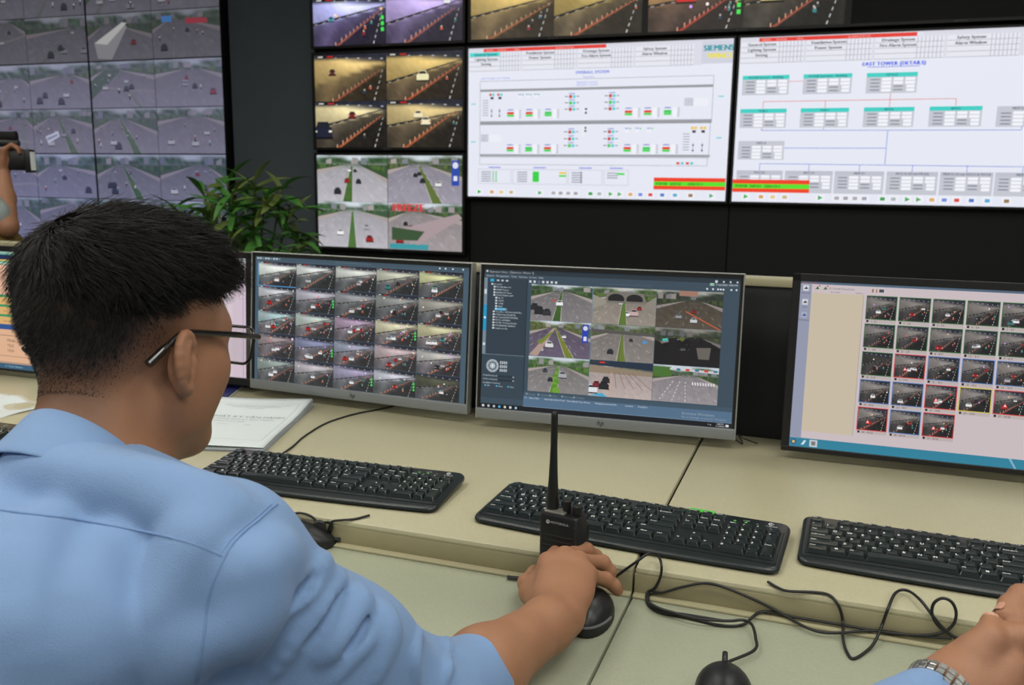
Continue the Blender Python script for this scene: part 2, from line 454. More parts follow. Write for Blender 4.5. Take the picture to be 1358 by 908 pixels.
# ------------------------------------------------------------------ room shell
m_floor = mat('floor_vinyl', (128, 126, 120), .45, var=.08, nscale=6)
m_ceil = mat('ceiling_tile', (205, 205, 200), .9, var=.03)
m_wallp = mat('painted_wall', (150, 150, 146), .8, var=.03)
m_black = mat('black_panel', (9, 11, 14), .7, var=.15, nscale=3)
m_dark = mat('dark_grey_panel', (84, 94, 100), .7, var=.12, nscale=4)
m_bezel = mat('black_bezel', (14, 14, 16), .45, var=.1)
RX0, RX1, RY0, RY1 = -7.2, 4.2, -2.8, 5.32
def slab(name, lo, hi, m, kind='structure', parent=None, label=None):
    b = MB().box([(lo[i] + hi[i]) / 2 for i in range(3)], [hi[i] - lo[i] for i in range(3)])
    o = b.build(name, m, parent)
    if kind and parent is None: o['kind'] = kind
    if label: o['label'] = label
    return o
slab('floor', (RX0, RY0, -.1), (RX1, RY1, 0), m_floor)
slab('ceiling', (RX0, RY0, CEIL), (RX1, RY1, CEIL + .1), m_ceil)
slab('wall_left', (RX0 - .1, RY0, 0), (RX0, RY1, CEIL), m_wallp)
slab('wall_right', (RX1, RY0, 0), (RX1 + .1, RY1, CEIL), m_wallp)
slab('wall_back', (RX0, RY0 - .1, 0), (RX1, RY0, CEIL), m_wallp)
wf = slab('wall_front', (RX0, RY1, 0), (RX1, RY1 + .1, CEIL), m_black)
# cladding of the video wall: black panels with open joints, one dark grey bay between the two banks of displays
PY = 5.13
xs_ = [(-7.15, -3.86, m_black), (-3.835, -3.19, m_dark), (-3.165, -2.12, m_black), (-2.11, -.552, m_black), (-.546, 1.02, m_black), (1.03, 2.6, m_black), (2.61, 4.15, m_black)]
for a, b_, m_ in xs_:
    slab('wall_panel', (a, PY, .0), (b_, RY1, CEIL), m_, parent=wf)

lamp_frame = mat('white_metal', (225, 225, 222), .4)
lamp_diff = mat('light_diffuser', (250, 250, 245), .5, emit=((255, 250, 236), 2.2))
for i, (lx, ly) in enumerate(LAMP_SPOTS):
    t = empty('ceiling_light', (lx, ly, CEIL), label='white framed ceiling light panel, %s row, %s' % ({-1.2: 'rearmost', .55: 'middle', 2.3: 'foremost'}[ly], ['over the far left side', 'left of the man in glasses', 'right above the clasped hands', 'over the far right side'][i % 4]), cat='light', group='ceiling light panels')
    b = MB()
    for sx in (-1, 1): b.box((sx * .585, 0, -.012), (.03, .56, .024))
    for sy in (-1, 1): b.box((0, sy * .265, -.012), (1.14, .03, .024))
    b.build('frame', lamp_frame, t)
    MB().box((0, 0, -.006), (1.13, .49, .01)).build('diffuser', lamp_diff, t)

# ------------------------------------------------------------------ big displays on the far wall
DY = 5.07
pm_day = picture_mat('display_picture', 1.0)
pm_left = picture_mat('display_picture_dim', 1.0, .35)
GREY_T = (120, 122, 124)
def display(name, x0, x1, z0, z1, cv, label, group, bez=.018, pm=None, brand=True, deep=.055, seed=0):
    cx, cz = (x0 + x1) / 2, (z0 + z1) / 2; w, h = x1 - x0, z1 - z0
    t = empty(name, (cx, DY, z0 - bez), label=label, cat='display', group=group)
    zc = h / 2 + bez
    b = MB()
    b.box((0, .032, zc), (w + 2 * bez - .004, deep, h + 2 * bez - .004), .002)
    b.build('housing', m_bezel, t)
    f = MB(); d = .012
    for sx in (-1, 1): f.box((sx * (w / 2 + bez / 2 - .001), 0, zc), (bez - .002, d, h + 2 * bez - .004), .001)
    for sz in (-1, 1): f.box((0, 0, zc + sz * (h / 2 + bez / 2 - .001)), (w, d, bez - .002), .001)
    f.build('bezel', m_bezel, t)
    if cv is not None:
        cv.build('screen', w, h, pm or pm_day, t, Matrix.Translation((0, .0035, zc)))
    else:
        MB().box((0, .004, zc), (w, .002, h)).build('screen', mat('unlit_screen', (5, 6, 8), .5, spec=.25), t)
    if brand and bez > .012:
        V, Fc, wd = text_polys('BOSCH', .017, 'c')
        raw_obj('lettering', [(p[0], -.0066, bez / 2 - .006 + p[1]) for p in V], Fc, mat('grey_print', (105, 108, 110), .6), t)
    return t
rng = np.random.default_rng(7)

# --- left bank: 3 columns x 3 rows of narrow bezel displays, each showing four road cameras
lx = [-3.852, -4.971, -6.09, -7.19]
lz = [(.781, 1.403), (1.409, 2.031), (2.037, 2.659)]
colname = ['nearest the dark grey bay', 'second from the dark grey bay', 'at the far left']
rowname = ['bottom', 'middle', 'top']
for ci in range(3):
    for ri in range(3):
        z0, z1 = lz[ri]; x1, x0 = lx[ci] - .004, lx[ci + 1] + .004
        cv = Canvas(1600, 900)
        for q in range(4):
            qx, qy = (q % 2) * 800, (q // 2) * 450
            wk = [.42, .52, .42][ri]; wl = [(96, 100, 165), (122, 120, 158), (118, 114, 138)][ri]; dm = [.90, .84, .66][ri]  # screen glare painted in: pale bluish wash mixed into the picture colours
            kd = int((6, 7, 6, 2, 7, 4, 5, 1)[rng.integers(0, 8)])
            if ci == 0 and ri == 0: dm, wk = .85, .35
            highway(cv, qx, qy, 800, 446, rng, kind=kd, road=(126, 124, 128), cars=int(rng.integers(2, 6)), wk=wk, wl=wl, dim=dm, bikes=int(rng.integers(0, 9)), res=(20, 12))
            if ci == 1 and ri == 1 and q == 3:
                with Cell(cv, qx, qy, 800, 446) as c:   # white van
                    c.poly([(.2, .62), (.42, .5), (.44, .62), (.24, .78)], (170, 172, 196)); c.poly([(.22, .66), (.4, .56), (.41, .6), (.24, .71)], (120, 122, 150))
            if ci == 0 and ri == 2 and q == 2:
                with Cell(cv, qx, qy, 800, 446) as c:   # long truck
                    c.poly([(.1, .62), (.55, .2), (.62, .3), (.36, .98), (.14, .95)], (118, 118, 122)); c.poly([(.1, .62), (.55, .2), (.62, .22), (.3, .66)], (160, 160, 158))
            if ci == 0 and ri == 2 and q == 3:
                with Cell(cv, qx, qy, 800, 446) as c:
                    c.poly([(.5, .18), (.8, .2), (.82, .3), (.5, .3)], (130, 50, 60)); c.poly([(.15, .12), (.3, .12), (.3, .25), (.15, .25)], (60, 100, 150))
        cv.rect(0, 446, 1600, 454, (24, 24, 30)); cv.rect(797, 0, 803, 900, (40, 40, 50))
        display('wall_display', x0, x1, z0, z1, cv, 'hazy four view daytime road display, %s row, column %s' % (rowname[ri], colname[ci]), 'left bank of road camera displays', bez=.004, pm=pm_left, brand=False)

# --- column of three displays right of the dark grey bay, and the top row
X0, X1 = -3.159, -2.1405
def quad(cv, fns):
    for q, fn in enumerate(fns): fn(cv, (q % 2) * 800 + 1, (q // 2) * 450 + 1, 798, 448)
    cv.rect(797, 0, 803, 900, (30, 30, 34))
W1 = (196, 190, 205)
def T(**k): return lambda cv, x, y, w, h: tunnel(cv, x, y, w, h, rng, res=(24, 14), **k)
def Hh(**k): return lambda cv, x, y, w, h: highway(cv, x, y, w, h, rng, res=(24, 14), **k)
cv = Canvas(1600, 900)
quad(cv, [T(), T(), T(wall=(176, 178, 232), road=(70, 62, 90), cars=[(.25, .45, (60, 130, 150), .12)], bikes=5, sign='green', hl=3, glow=1.3), T(wall=(178, 160, 212), road=(74, 66, 90), cars=[(.8, .2, (235, 235, 240), .12)], bikes=3)])
display('wall_display', X0, X1, 2.073, 2.645, cv, 'black bezel display of violet lit tunnel views, top of the narrow column', 'narrow column of displays')
cv = Canvas(1600, 900)
quad(cv, [T(wall=(186, 160, 104), road=(88, 74, 52), cars=[(.25, .38, (90, 44, 36), .15)], bikes=2, rail=False, barrier=(170, 74, 52), glow=1.2),
          T(wall=(192, 166, 104), road=(78, 66, 50), cars=[(.48, .5, (236, 228, 180), .24)], bikes=1, barrier=(214, 90, 52)),
          T(wall=(204, 190, 146), road=(58, 52, 44), cars=[(.1, .62, (30, 34, 52), .4), (.52, .3, (120, 34, 30), .17)], bikes=1, barrier=(226, 110, 60)),
          T(wall=(188, 168, 118), road=(66, 58, 46), cars=[(.42, .3, (236, 226, 190), .17), (.52, .44, (240, 230, 196), .19)], bikes=1, barrier=(226, 106, 56))])
display('wall_display', X0, X1, 1.452, 2.021, cv, 'black bezel display of four golden tunnel views, middle of the narrow column', 'narrow column of displays')
cv = Canvas(1600, 900)
quad(cv, [Hh(kind=0, cars=5, road=(172, 170, 176)), Hh(kind=1, cars=4, road=(146, 142, 154), green=(96, 112, 60)), Hh(kind=3, cars=3, road=(170, 168, 174), green=(70, 112, 60)), Hh(kind=4, cars=5, road=(150, 142, 144), green=(70, 104, 54))])
with Cell(cv, 801, 1, 798, 448) as c:
    c.poly([(.86, .1), (.96, .1), (.96, .62), (.86, .62)], (46, 74, 170)); cv.disc(*c.p(.91, .2), 30, (220, 220, 235)); c.poly([(.885, .42), (.935, .42), (.935, .52), (.885, .52)], (220, 224, 235))
with Cell(cv, 801, 451, 798, 448) as c:
    c.poly([(.02, .88), (.55, .88), (.55, .99), (.02, .99)], (60, 150, 160)); c.poly([(.2, .55), (.95, .2), (1, .3), (.4, .9)], (168, 150, 154))
    c.poly([(.05, .52), (.5, .6), (.4, .8), (.05, .8)], (60, 84, 56))
    cv.text(*c.p(.05, .17), 100, 'FREEZE', (206, 66, 74), bold=4)
display('wall_display', X0, X1, .8215, 1.404, cv, 'black bezel display of four daytime avenue views, bottom of the narrow column', 'narrow column of displays')
TX = [(-2.09, -1.07), (-1.038, -.018), (.014, 1.034), (1.066, 2.086)]
cv = Canvas(1600, 900)
quad(cv, [T(wall=(200, 180, 110)), T(wall=(200, 180, 110)), T(wall=(190, 164, 100), road=(92, 78, 56), cars=[(.85, .12, (150, 120, 60), .08)], bikes=5, barrier=(180, 100, 60)), T(wall=(172, 150, 88), road=(80, 70, 54), cars=[(.85, .1, (230, 220, 180), .1)], bikes=1, barrier=(206, 96, 60))])
display('wall_display', *TX[0], 2.073, 2.645, cv, 'black bezel display of amber tunnel views above the tunnel diagram screen', 'top row of displays')
cv = Canvas(1600, 900)
quad(cv, [T(wall=(150, 120, 80)), T(wall=(150, 120, 80)), T(wall=(170, 130, 84), road=(66, 52, 44), cars=[(.4, .36, (200, 36, 30), .3), (.08, .25, (170, 170, 170), .24), (.55, .12, (210, 210, 180), .2)], bikes=6, barrier=(206, 60, 44), sign='green', hl=6), T(wall=(96, 84, 60), road=(56, 52, 46), cars=[(.28, .4, (206, 190, 120), .34)], bikes=3, barrier=(196, 90, 62), hl=3)])
display('wall_display', *TX[1], 2.073, 2.645, cv, 'black bezel display of dim tunnel traffic with a red car, top row', 'top row of displays')
for a, b_ in TX[2:]:
    t_ = display('wall_display', a, b_, 2.073, 2.645, None, 'switched off black display in the top row, %s' % ('right of the dim tunnel traffic display' if a < 1 else 'outermost at the right'), 'top row of displays')

# --- two large white control diagrams
def scada_base(cv, logo):
    cv.rect(0, 0, 1600, 900, (229, 232, 243)); 
    cv.rect(0, 0, 1600, 14, (214, 214, 226)); cv.rect(0, 14, 1430, 138, (216, 217, 228))
    cv.rect(100, 4, 870, 24, (226, 56, 44))
    for t, xx in (('######', 115), ('##:##:##', 190), ('####', 300), ('ALARM STATUS', 560)): cv.text(xx, 20, 15, t if '#' not in t else t.replace('#', '0'), (250, 190, 180))
    names = [('General System', 'Lighting System', 'Setting'), ('Ventilation System', 'Power System', ''), ('Drainage System', 'Fire Alarm System', ''), ('Safety System', 'Alarm Window', '')]
    for i, col in enumerate(names):
        x = 4 + i * 347
        for r in range(4):
            cv.rect(x, 26 + r * 28, x + 335, 26 + r * 28 + 25, (228, 229, 238)); cv.rect(x, 51 + r * 28, x + 335, 54 + r * 28, (172, 174, 186))
            if r < 3 and col[r]: cv.text(x + 112, 46 + r * 28, 22, col[r], (34, 36, 52), 'c', 2)
        for k in range(7): cv.rect(x + 205 + k * 19, 26, x + 208 + k * 19, 136, (166, 168, 182))
    for k in range(20):
        x = [78, 161, 225, 290, 480, 566, 612, 660, 708, 800, 855, 925, 980, 1045, 1105, 1165, 1235, 1310, 1400, 1520][k]
        cv.rect(x - 22, 853, x + 22, 889, (238, 238, 246))
        c_ = [(50, 180, 60), (216, 160, 90), (230, 200, 130), (200, 180, 130), (60, 170, 90), (170, 170, 176), (160, 160, 168), (170, 170, 180), (160, 160, 170), (60, 160, 80), (170, 180, 180), (60, 170, 70), (80, 170, 90), (220, 170, 100), (110, 140, 220), (220, 70, 60), (70, 120, 200), (80, 170, 210), (150, 120, 80), (70, 170, 120)][k]
        if k in (0, 4, 11, 12, 19): cv.poly([(x - 12, 858), (x + 13, 871), (x - 12, 884)], c_)
        else: cv.rect(x - 12, 862, x + 12, 880, c_)
cv = Canvas(1600, 900); scada_base(cv, True)
cv.rect(8, 27, 205, 50, (70, 214, 208)); cv.text(113, 46, 22, 'General System', (30, 60, 90), 'c', 2)
cv.rect(1425, 8, 1600, 132, (206, 207, 222)); cv.text(1432, 62, 44, 'SIEMENS', (36, 150, 160), bold=3); cv.text(1456, 104, 42, 'WINCC', (234, 222, 60), bold=3)
cv.text(790, 168, 24, 'OVERALL SYSTEM', (70, 90, 220), 'c', 2); cv.text(770, 192, 13, 'MAIN VIEW', (70, 90, 220), 'c')
cv.text(180, 186, 13, 'WEST TUNNEL / EAST TUNNEL', (90, 110, 230), 'c')
def frame(x0, y0, x1, y1, c_=(110, 112, 122), w=2):
    cv.rect(x0, y0, x1, y0 + w, c_); cv.rect(x0, y1 - w, x1, y1, c_); cv.rect(x0, y0, x0 + w, y1, c_); cv.rect(x1 - w, y0, x1, y1, c_)
frame(78, 196, 1500, 250); frame(78, 258, 1500, 440); frame(78, 458, 1494, 640); frame(78, 655, 1488, 702)
for y0, y1 in ((246, 259), (441, 459), (641, 652)): cv.rect(78, y0, 1500, y1, (150, 152, 158))
for y in (222, 236): cv.text(760, y, 12, 'EMERGENCY STATION', (90, 110, 230), 'c')
for yy, cols in ((1, 'rgrgr'), (2, 'grrrr')):
    base = 396 if yy == 1 else 606
    for i, xx in enumerate((282, 403, 524, 1018, 1132, 1248)):
        top = (226, 60, 50) if (i + yy) % 3 else (50, 200, 80)
        cv.rect(xx - 24, base - 12, xx + 20, base + 2, top); cv.rect(xx - 24, base + 3, xx + 20, base + 16, (60, 215, 80))
        cv.rect(xx + 28, base - 26, xx + 52, base + 30, (240, 241, 248)); 
        for k in range(5): cv.rect(xx + 54, base - 24 + k * 11, xx + 68, base - 20 + k * 11, (150, 150, 165))
        cv.rect(xx - 20, base - 28, xx + 16, base - 22, (110, 120, 200))
for y, k in ((298, 0), (335, 1), (372, 0), (505, 0), (546, 0), (586, 1)):
    for xx in (652, 896):
        cv.rect(xx, y - 9, xx + 18, y + 10, (200, 60, 50) if not k else (70, 200, 80)); cv.rect(xx + 22, y - 8, xx + 40, y + 9, (80, 206, 212)); cv.rect(xx - 26, y - 3, xx - 6, y + 2, (90, 90, 110)); cv.rect(xx + 46, y - 3, xx + 62, y + 2, (110, 120, 140)); cv.rect(xx, y - 20, xx + 36, y - 15, (120, 130, 210))
for bx, by in ((140, 272), (1385, 480)):
    for k in (0, 1):
        c0 = (206, 50, 44) if by < 400 else (236, 190, 60)
        cv.rect(bx + k * 52, by, bx + 14 + k * 52, by + 14, c0); cv.rect(bx + 18 + k * 52, by, bx + 34 + k * 52, by + 14, (80, 206, 200) if by < 400 else (240, 200, 70)); cv.rect(bx + 8 + k * 52, by + 20, bx + 28 + k * 52, by + 34, (50, 50, 60))
        cv.line((bx + 16 + k * 52, by + 90), (bx + 16 + k * 52, by + 142), 3, (90, 100, 180)); cv.rect(bx + 11 + k * 52, by + 100, bx + 21 + k * 52, by + 108, (60, 60, 70)); cv.rect(bx + 11 + k * 52, by + 130, bx + 21 + k * 52, by + 138, (60, 60, 70))
    for k in range(7): cv.rect(bx - 44, by + 38 + k * 15, bx - 6, by + 42 + k * 15, (140, 142, 158))
for y in (362, 384, 480, 500, 520): cv.rect(740, y - 6, 754, y + 8, (238, 238, 246)); 
for y in (372, 394, 482, 500): cv.rect(752, y - 6, 764, y + 6, (40, 60, 50))
for x, y in ((330, 290), (380, 290), (430, 290), (1000, 496), (1060, 496), (1130, 496)):
    cv.rect(x, y, x + 22, y + 12, (238, 239, 247)); cv.rect(x, y - 12, x + 20, y - 7, (130, 140, 214)); cv.disc(x + 30, y - 8, 5, (60, 200, 90))
for x, y in ((1340, 320), (86, 520)):
    for r in range(5):
        cv.rect(x, y + r * 9, x + 50, y + 4 + r * 9, (150, 150, 162))
        for k in range(4): cv.rect(x + 56 + k * 20, y + r * 9, x + 74 + k * 20, y + 7 + r * 9, (238, 238, 246))
for x, y, w_, h_ in ((70, 730, 220, 90), (300, 730, 350, 90), (660, 730, 210, 90), (880, 730, 150, 90)): frame(x, y, x + w_, y + h_, (170, 172, 184)); cv.rect(x + w_ / 2 - 40, y - 14, x + w_ / 2 + 40, y - 8, (110, 120, 220))
for r in range(5):
    for x in (80, 320, 670, 890):
        if r < 5 - (x > 800) * 2: cv.rect(x + 10, 745 + r * 14, x + 75, 750 + r * 14, (120, 122, 140))
    cv.rect(165, 743 + r * 14, 175, 752 + r * 14, (60, 190, 90)); cv.rect(185, 743 + r * 14, 195, 752 + r * 14, (60, 190, 90))
    cv.rect(735, 743 + r * 14, 745, 752 + r * 14, (60, 66, 66))
cv.rect(430, 742, 472, 806, (60, 214, 76))
for r in range(3): cv.rect(432, 757 + r * 16, 470, 759 + r * 16, (40, 130, 60))
cv.rect(600, 744, 645, 756, (240, 206, 60)); cv.rect(600, 762, 645, 773, (70, 216, 80)); cv.rect(960, 746, 1005, 758, (70, 216, 80))
cv.rect(1182, 770, 1596, 793, (236, 66, 38)); cv.rect(1182, 793, 1596, 817, (84, 226, 48)); cv.rect(1182, 817, 1596, 839, (238, 70, 38))
cv.text(1192, 813, 21, '7/17/20   3:07:51', (40, 90, 30), bold=2); cv.text(1380, 813, 21, '1.E02 E1 1', (40, 90, 30), bold=2)
for x in (1310, 1365):
    cv.rect(x, 680, x + 18, 694, (220, 80, 70)); cv.rect(x + 26, 680, x + 42, 694, (80, 200, 200))
for y in (330, 560): cv.rect(20, y, 50, y + 6, (70, 200, 210)); cv.rect(1530, y - 20, 1560, y - 14, (70, 200, 210))
display('wall_display', -2.1037, -.5666, 1.163, 2.024, cv, 'large white control display of a tunnel plan with red and green tags', 'large control displays', bez=.014, brand=False)

cv = Canvas(1600, 900); scada_base(cv, False)
cv.rect(870, 4, 900, 24, (226, 56, 44)); cv.rect(900, 4, 930, 24, (222, 224, 236))
cv.text(797, 168, 27, 'EAST TOWER (DETAILS)', (50, 86, 226), 'c', 3); cv.rect(670, 174, 925, 177, (56, 92, 226))
def dbox(x, y, title, c_=(62, 206, 196), w=250, h=104):
    cv.rect(x, y, x + w, y + h, (196, 198, 208)); cv.rect(x, y, x + w, y + 22, c_); cv.text(x + w / 2, y + 17, 17, title, (20, 60, 90), 'c', 1)
    for r in range(4):
        cv.rect(x + 20, y + 32 + r * 18, x + 66, y + 38 + r * 18, (128, 130, 144))
        for k in range(3):
            if r < 2 or k == 0: cv.rect(x + 76 + k * 58, y + 26 + r * 19, x + 124 + k * 58, y + 41 + r * 19, (242, 243, 250))
            elif k == 2: cv.rect(x + 84 + k * 58, y + 26 + r * 19, x + 124 + k * 58, y + 41 + r * 19, (242, 243, 250))
            else: cv.rect(x + 136, y + 32 + r * 18, x + 182, y + 38 + r * 18, (128, 130, 144))
    
B_ = (88, 116, 214); R_ = (220, 90, 90)
cv.line((270, 240), (345, 240), 2.5, R_); cv.line((142, 346), (1115, 346), 3, R_)
for x in (142, 470, 795, 1115): cv.line((x, 346), (x, 384), 3, R_)
cv.line((795, 312), (795, 346), 3, R_)
dbox(23, 204, 'HTSGB Service - Building', h=106); dbox(347, 204, 'HTSGB Entrance - Building', h=106); dbox(670, 206, 'HTSG.E', h=106)
for x, t in ((20, 'PGB.2'), (344, 'PGB.1'), (669, 'BM.E3'), (992, 'BM.E1')): dbox(x, 385, t)
dbox(1310, 388, 'MDP.E1 (From)', (196, 198, 208))
cv.line((142, 503), (1432, 508), 3, B_); cv.line((797, 505), (797, 684), 3, B_); cv.line((272, 600), (797, 600), 3, B_); cv.line((142, 686), (1451, 694), 3, B_)
for x in (142, 470, 1432): cv.line((x, 490), (x, 505), 3, B_)
dbox(20, 561, 'DIEO.E', (196, 198, 208), h=103)
for x, t in ((19, 'MCC.E2'), (284, 'MCC.E1'), (546, 'MDP.E1'), (811, 'MCC.E1 (From PD.E1)'), (1074, 'MDP.E1 (From EEO.E & PD.E1)'), (1334, 'MDP.E2')):
    cv.line((x + 125, 688), (x + 125, 724), 3, B_); dbox(x, 724, t, (190, 192, 204), w=252, h=122)
cv.rect(1, 775, 418, 799, (236, 66, 38)); cv.rect(1, 799, 418, 824, (84, 226, 48)); cv.rect(1, 824, 418, 846, (238, 70, 38)); cv.text(14, 819, 21, '7/17/20  3:07:51   1.E02 E1 1', (40, 90, 30), bold=2)
display('wall_display', -.532, 1.005, 1.163, 2.024, cv, 'large white control display of linked turquoise titled data boxes', 'large control displays', bez=.014, brand=False)
# ------------------------------------------------------------------ desks
DZ, LZ, STEP_Y = .75, .71, 1.118
def laminate(name, col, rough, speck, bump):
    m = mat(name, col, rough, var=.05, nscale=5, spec=.5)
    nt = m.node_tree; b = nt.nodes['Principled BSDF']; tc = [n for n in nt.nodes if n.type == 'TEX_COORD'][0]
    v = nt.nodes.new('ShaderNodeTexVoronoi'); v.inputs['Scale'].default_value = speck
    n2 = nt.nodes.new('ShaderNodeTexNoise'); n2.inputs['Scale'].default_value = speck * .7; n2.inputs['Detail'].default_value = 3
    nt.links.new(tc.outputs['Object'], v.inputs['Vector']); nt.links.new(tc.outputs['Object'], n2.inputs['Vector'])
    bp = nt.nodes.new('ShaderNodeBump'); bp.inputs['Strength'].default_value = bump; bp.inputs['Distance'].default_value = .0006
    nt.links.new(n2.outputs['Fac'], bp.inputs['Height']); nt.links.new(bp.outputs['Normal'], b.inputs['Normal'])
    mx = [n for n in nt.nodes if n.type == 'MIX'][0]; old = mx.outputs[2].links[0].to_socket
    m2 = nt.nodes.new('ShaderNodeMix'); m2.data_type = 'RGBA'; m2.blend_type = 'MULTIPLY'; m2.inputs[0].default_value = .16
    cr = nt.nodes.new('ShaderNodeValToRGB'); cr.color_ramp.elements[0].position = .35; cr.color_ramp.elements[1].position = .65
    cr.color_ramp.elements[0].color = (.45, .45, .42, 1)
    nt.links.new(n2.outputs['Fac'], cr.inputs[0]); nt.links.new(mx.outputs[2], m2.inputs[6]); nt.links.new(cr.outputs[0], m2.inputs[7]); nt.links.new(m2.outputs[2], old)
    return m
m_top = laminate('olive_cream_laminate', (180, 175, 146), .26, 900, .8)
m_low = laminate('pale_green_laminate', (162, 166, 145), .42, 500, .15)
m_desk = mat('olive_panel', (150, 143, 112), .5, var=.04)
m_edge = mat('olive_edging', (166, 160, 130), .38, var=.04)
BACK_Y = 1.83
def desk_unit(x0, x1, label):
    g = .0015; x0 += g; x1 -= g; cx = (x0 + x1) / 2; w = x1 - x0
    t = empty('console_desk', (cx, .7, 0), label=label, cat='desk', group='joined console desk units')
    def bx(name, c, s, m, b=.002): return MB().box((c[0] - cx, c[1] - .7, c[2]), s, b).build(name, m, t, smooth=40)
    bx('worktop', (cx, (STEP_Y + BACK_Y) / 2, DZ - .006), (w, BACK_Y - STEP_Y, .012), m_top, .0055)
    bx('riser', (cx, STEP_Y + .0092, (DZ + LZ) / 2 - .005), (w, .018, DZ - LZ - .009), m_desk, .001)
    bx('lip', (cx, STEP_Y - .005, LZ + .002), (w, .014, .004), m_edge, .0015)
    bx('lower_worktop', (cx, (.68 + STEP_Y + .01) / 2, LZ - .0125), (w, STEP_Y + .01 - .68, .025), m_low, .0025)
    bx('front_edging', (cx, .672, LZ - .014), (w, .016, .03), m_edge, .005)
    bx('modesty_panel', (cx, 1.25, .36), (w - .04, .018, .66), m_desk)
    for sx in (x0 + .012, x1 - .012): bx('side_panel', (sx, 1.2, .35), (.02, .9, .675), m_desk)
    bx('back_panel', (cx, BACK_Y + .022, .535), (w, .036, 1.05), m_black, .002)
    bx('cap', (cx, BACK_Y + .024, 1.068), (w, .05, .017), m_edge, .003)
    return t
desk_unit(-2.95, -1.56, 'olive cream console desk unit at the left, under the orange table monitor')
desk_unit(-1.56, -.219, 'olive cream console desk unit in the middle, carrying the two grey chinned monitors')
desk_unit(-.219, 1.12, 'olive cream console desk unit at the right, carrying the black framed monitor')

# ------------------------------------------------------------------ monitors
m_silver = mat('grey_aluminium', (134, 138, 140), .38, metal=.35, var=.04)
m_blackplastic = mat('black_plastic', (24, 25, 27), .42, var=.1)
pm_mon = picture_mat('monitor_picture', .92, .3, .4)
def monitor(bl, br, tl_hint_h, tilt, cv, label, group, style='silver', bez=(.006, .008, .022), brand='hp'):
    """bl, br: bottom corners; height along the tilted panel"""
    bl = np.array(bl, float); br = np.array(br, float)
    w = float(np.linalg.norm(br - bl)); H = tl_hint_h; rz = math.atan2(br[1] - bl[1], br[0] - bl[0]); mid = (bl + br) / 2
    t = empty('monitor', (mid[0], mid[1], DZ), rz, label, 'monitor', group)
    zb = mid[2] - DZ
    T = Matrix.Translation((0, 0, zb)) @ Matrix.Rotation(-tilt, 4, 'X')
    side, top, chin = bez
    fm = m_silver if style == 'silver' else m_bezel
    fr = MB()
    fr.box((0, .012, H / 2), (w, .018, H), .004, mtx=T); fr.build('back_shell', m_silver if style == 'silver' else m_blackplastic, t, smooth=40)
    fb = MB(); e = .003 if style == 'silver' else 0
    for sx in (-1, 1): fb.box((sx * (w / 2 - e / 2 - side / 2 - .0), .001, H / 2 + chin / 2), (side, .006, H - chin - e), .0008, mtx=T)
    fb.box((0, .001, H - top / 2 - e), (w - 2 * e, .006, top), .0008, mtx=T)
    fb.build('bezel', m_bezel, t)
    if style == 'silver':
        rim = MB()
        for sx in (-1, 1): rim.box((sx * (w / 2 - .0012), .004, H / 2), (.0026, .016, H), .001, mtx=T)
        rim.box((0, .004, H - .0012), (w, .016, .0026), .001, mtx=T); rim.build('rim', mat('bright_aluminium', (170, 172, 170), .3, metal=.5), t)
        MB().box((0, .001, chin / 2), (w - .003, .012, chin), .002, mtx=T).build('chin', m_silver, t, smooth=40)
        if brand:   # round-less two letter mark, italic
            V, Fc, wd = text_polys('hp', .0145, 'c'); R_ = Matrix.Shear('XZ', 3, (0, 0)) if False else None
            V = [(p[0] + p[1] * .25, -.0056, p[1] + chin / 2 - .004) for p in V]
            raw_obj('logo', [tuple(T @ Vector(p)) for p in V], Fc, mat('dark_print', (34, 36, 40), .5), t)
    else:
        MB().box((0, .001, chin / 2), (w - .001, .008, chin), .0015, mtx=T).build('chin', m_bezel, t)
        for k in range(5): MB().box((w / 2 - .03 - k * .018, .001, .0005), (.008, .006, .003), .0008, mtx=T).build('button', m_blackplastic, t)
    sw, sh = w - 2 * side - 2 * e, H - chin - top - e
    cv.build('screen', sw, sh, pm_mon, t, T @ Matrix.Translation((0, .0005, chin + sh / 2)))
    hs = MB(); hs.box((0, .034, .19), (.20, .03, .16), .012, mtx=T); hs.build('rear_housing', m_blackplastic, t, smooth=40)
    st = MB(); st.box((0, .082, .105), (.05, .016, .20), .006); st.box((0, .07, .2), (.05, .03, .04), .006); st.build('stand_neck', m_silver if style == 'silver' else m_blackplastic, t, smooth=40)
    bs = MB(); bs.prism([(p[0], p[1]) for p in rrect(.18, .045, .02, cx=0, cy=.094)], 0, .008, inset=.002, insz=.002); bs.build('stand_base', m_blackplastic, t)
    return t

rng = np.random.default_rng(21)
# monitor showing 25 tunnel cameras
cv = Canvas(1600, 900)
cv.rect(0, 0, 1600, 900, (70, 92, 108)); cv.rect(0, 0, 1600, 26, (66, 86, 100)); 
for k in range(9): cv.rect(14 + k * 22, 6, 28 + k * 22, 19, (196, 206, 212) if k % 3 != 2 else (120, 136, 146))
for k in range(16): cv.rect(640 + k * 17, 12, 648 + k * 17, 16, (120, 138, 150))
for k, xx in enumerate((1400, 1440, 1490, 1560)): cv.disc(xx, 14, 6, (215, 222, 228), 8)
pal = [[(178, 184, 176), (168, 172, 168), (160, 162, 156), (150, 150, 136), (158, 160, 120)],
       [(150, 152, 156), (140, 138, 146), (112, 114, 116), (108, 110, 108), (120, 118, 110)],
       [(126, 146, 146), (140, 150, 144), (128, 112, 128), (160, 156, 132), (150, 148, 118)],
       [(118, 106, 108), (100, 104, 126), (116, 120, 134), (146, 132, 134), (140, 138, 134)],
       [(110, 120, 116), (140, 136, 140), (118, 114, 134), (148, 150, 158), (60, 62, 50)]]
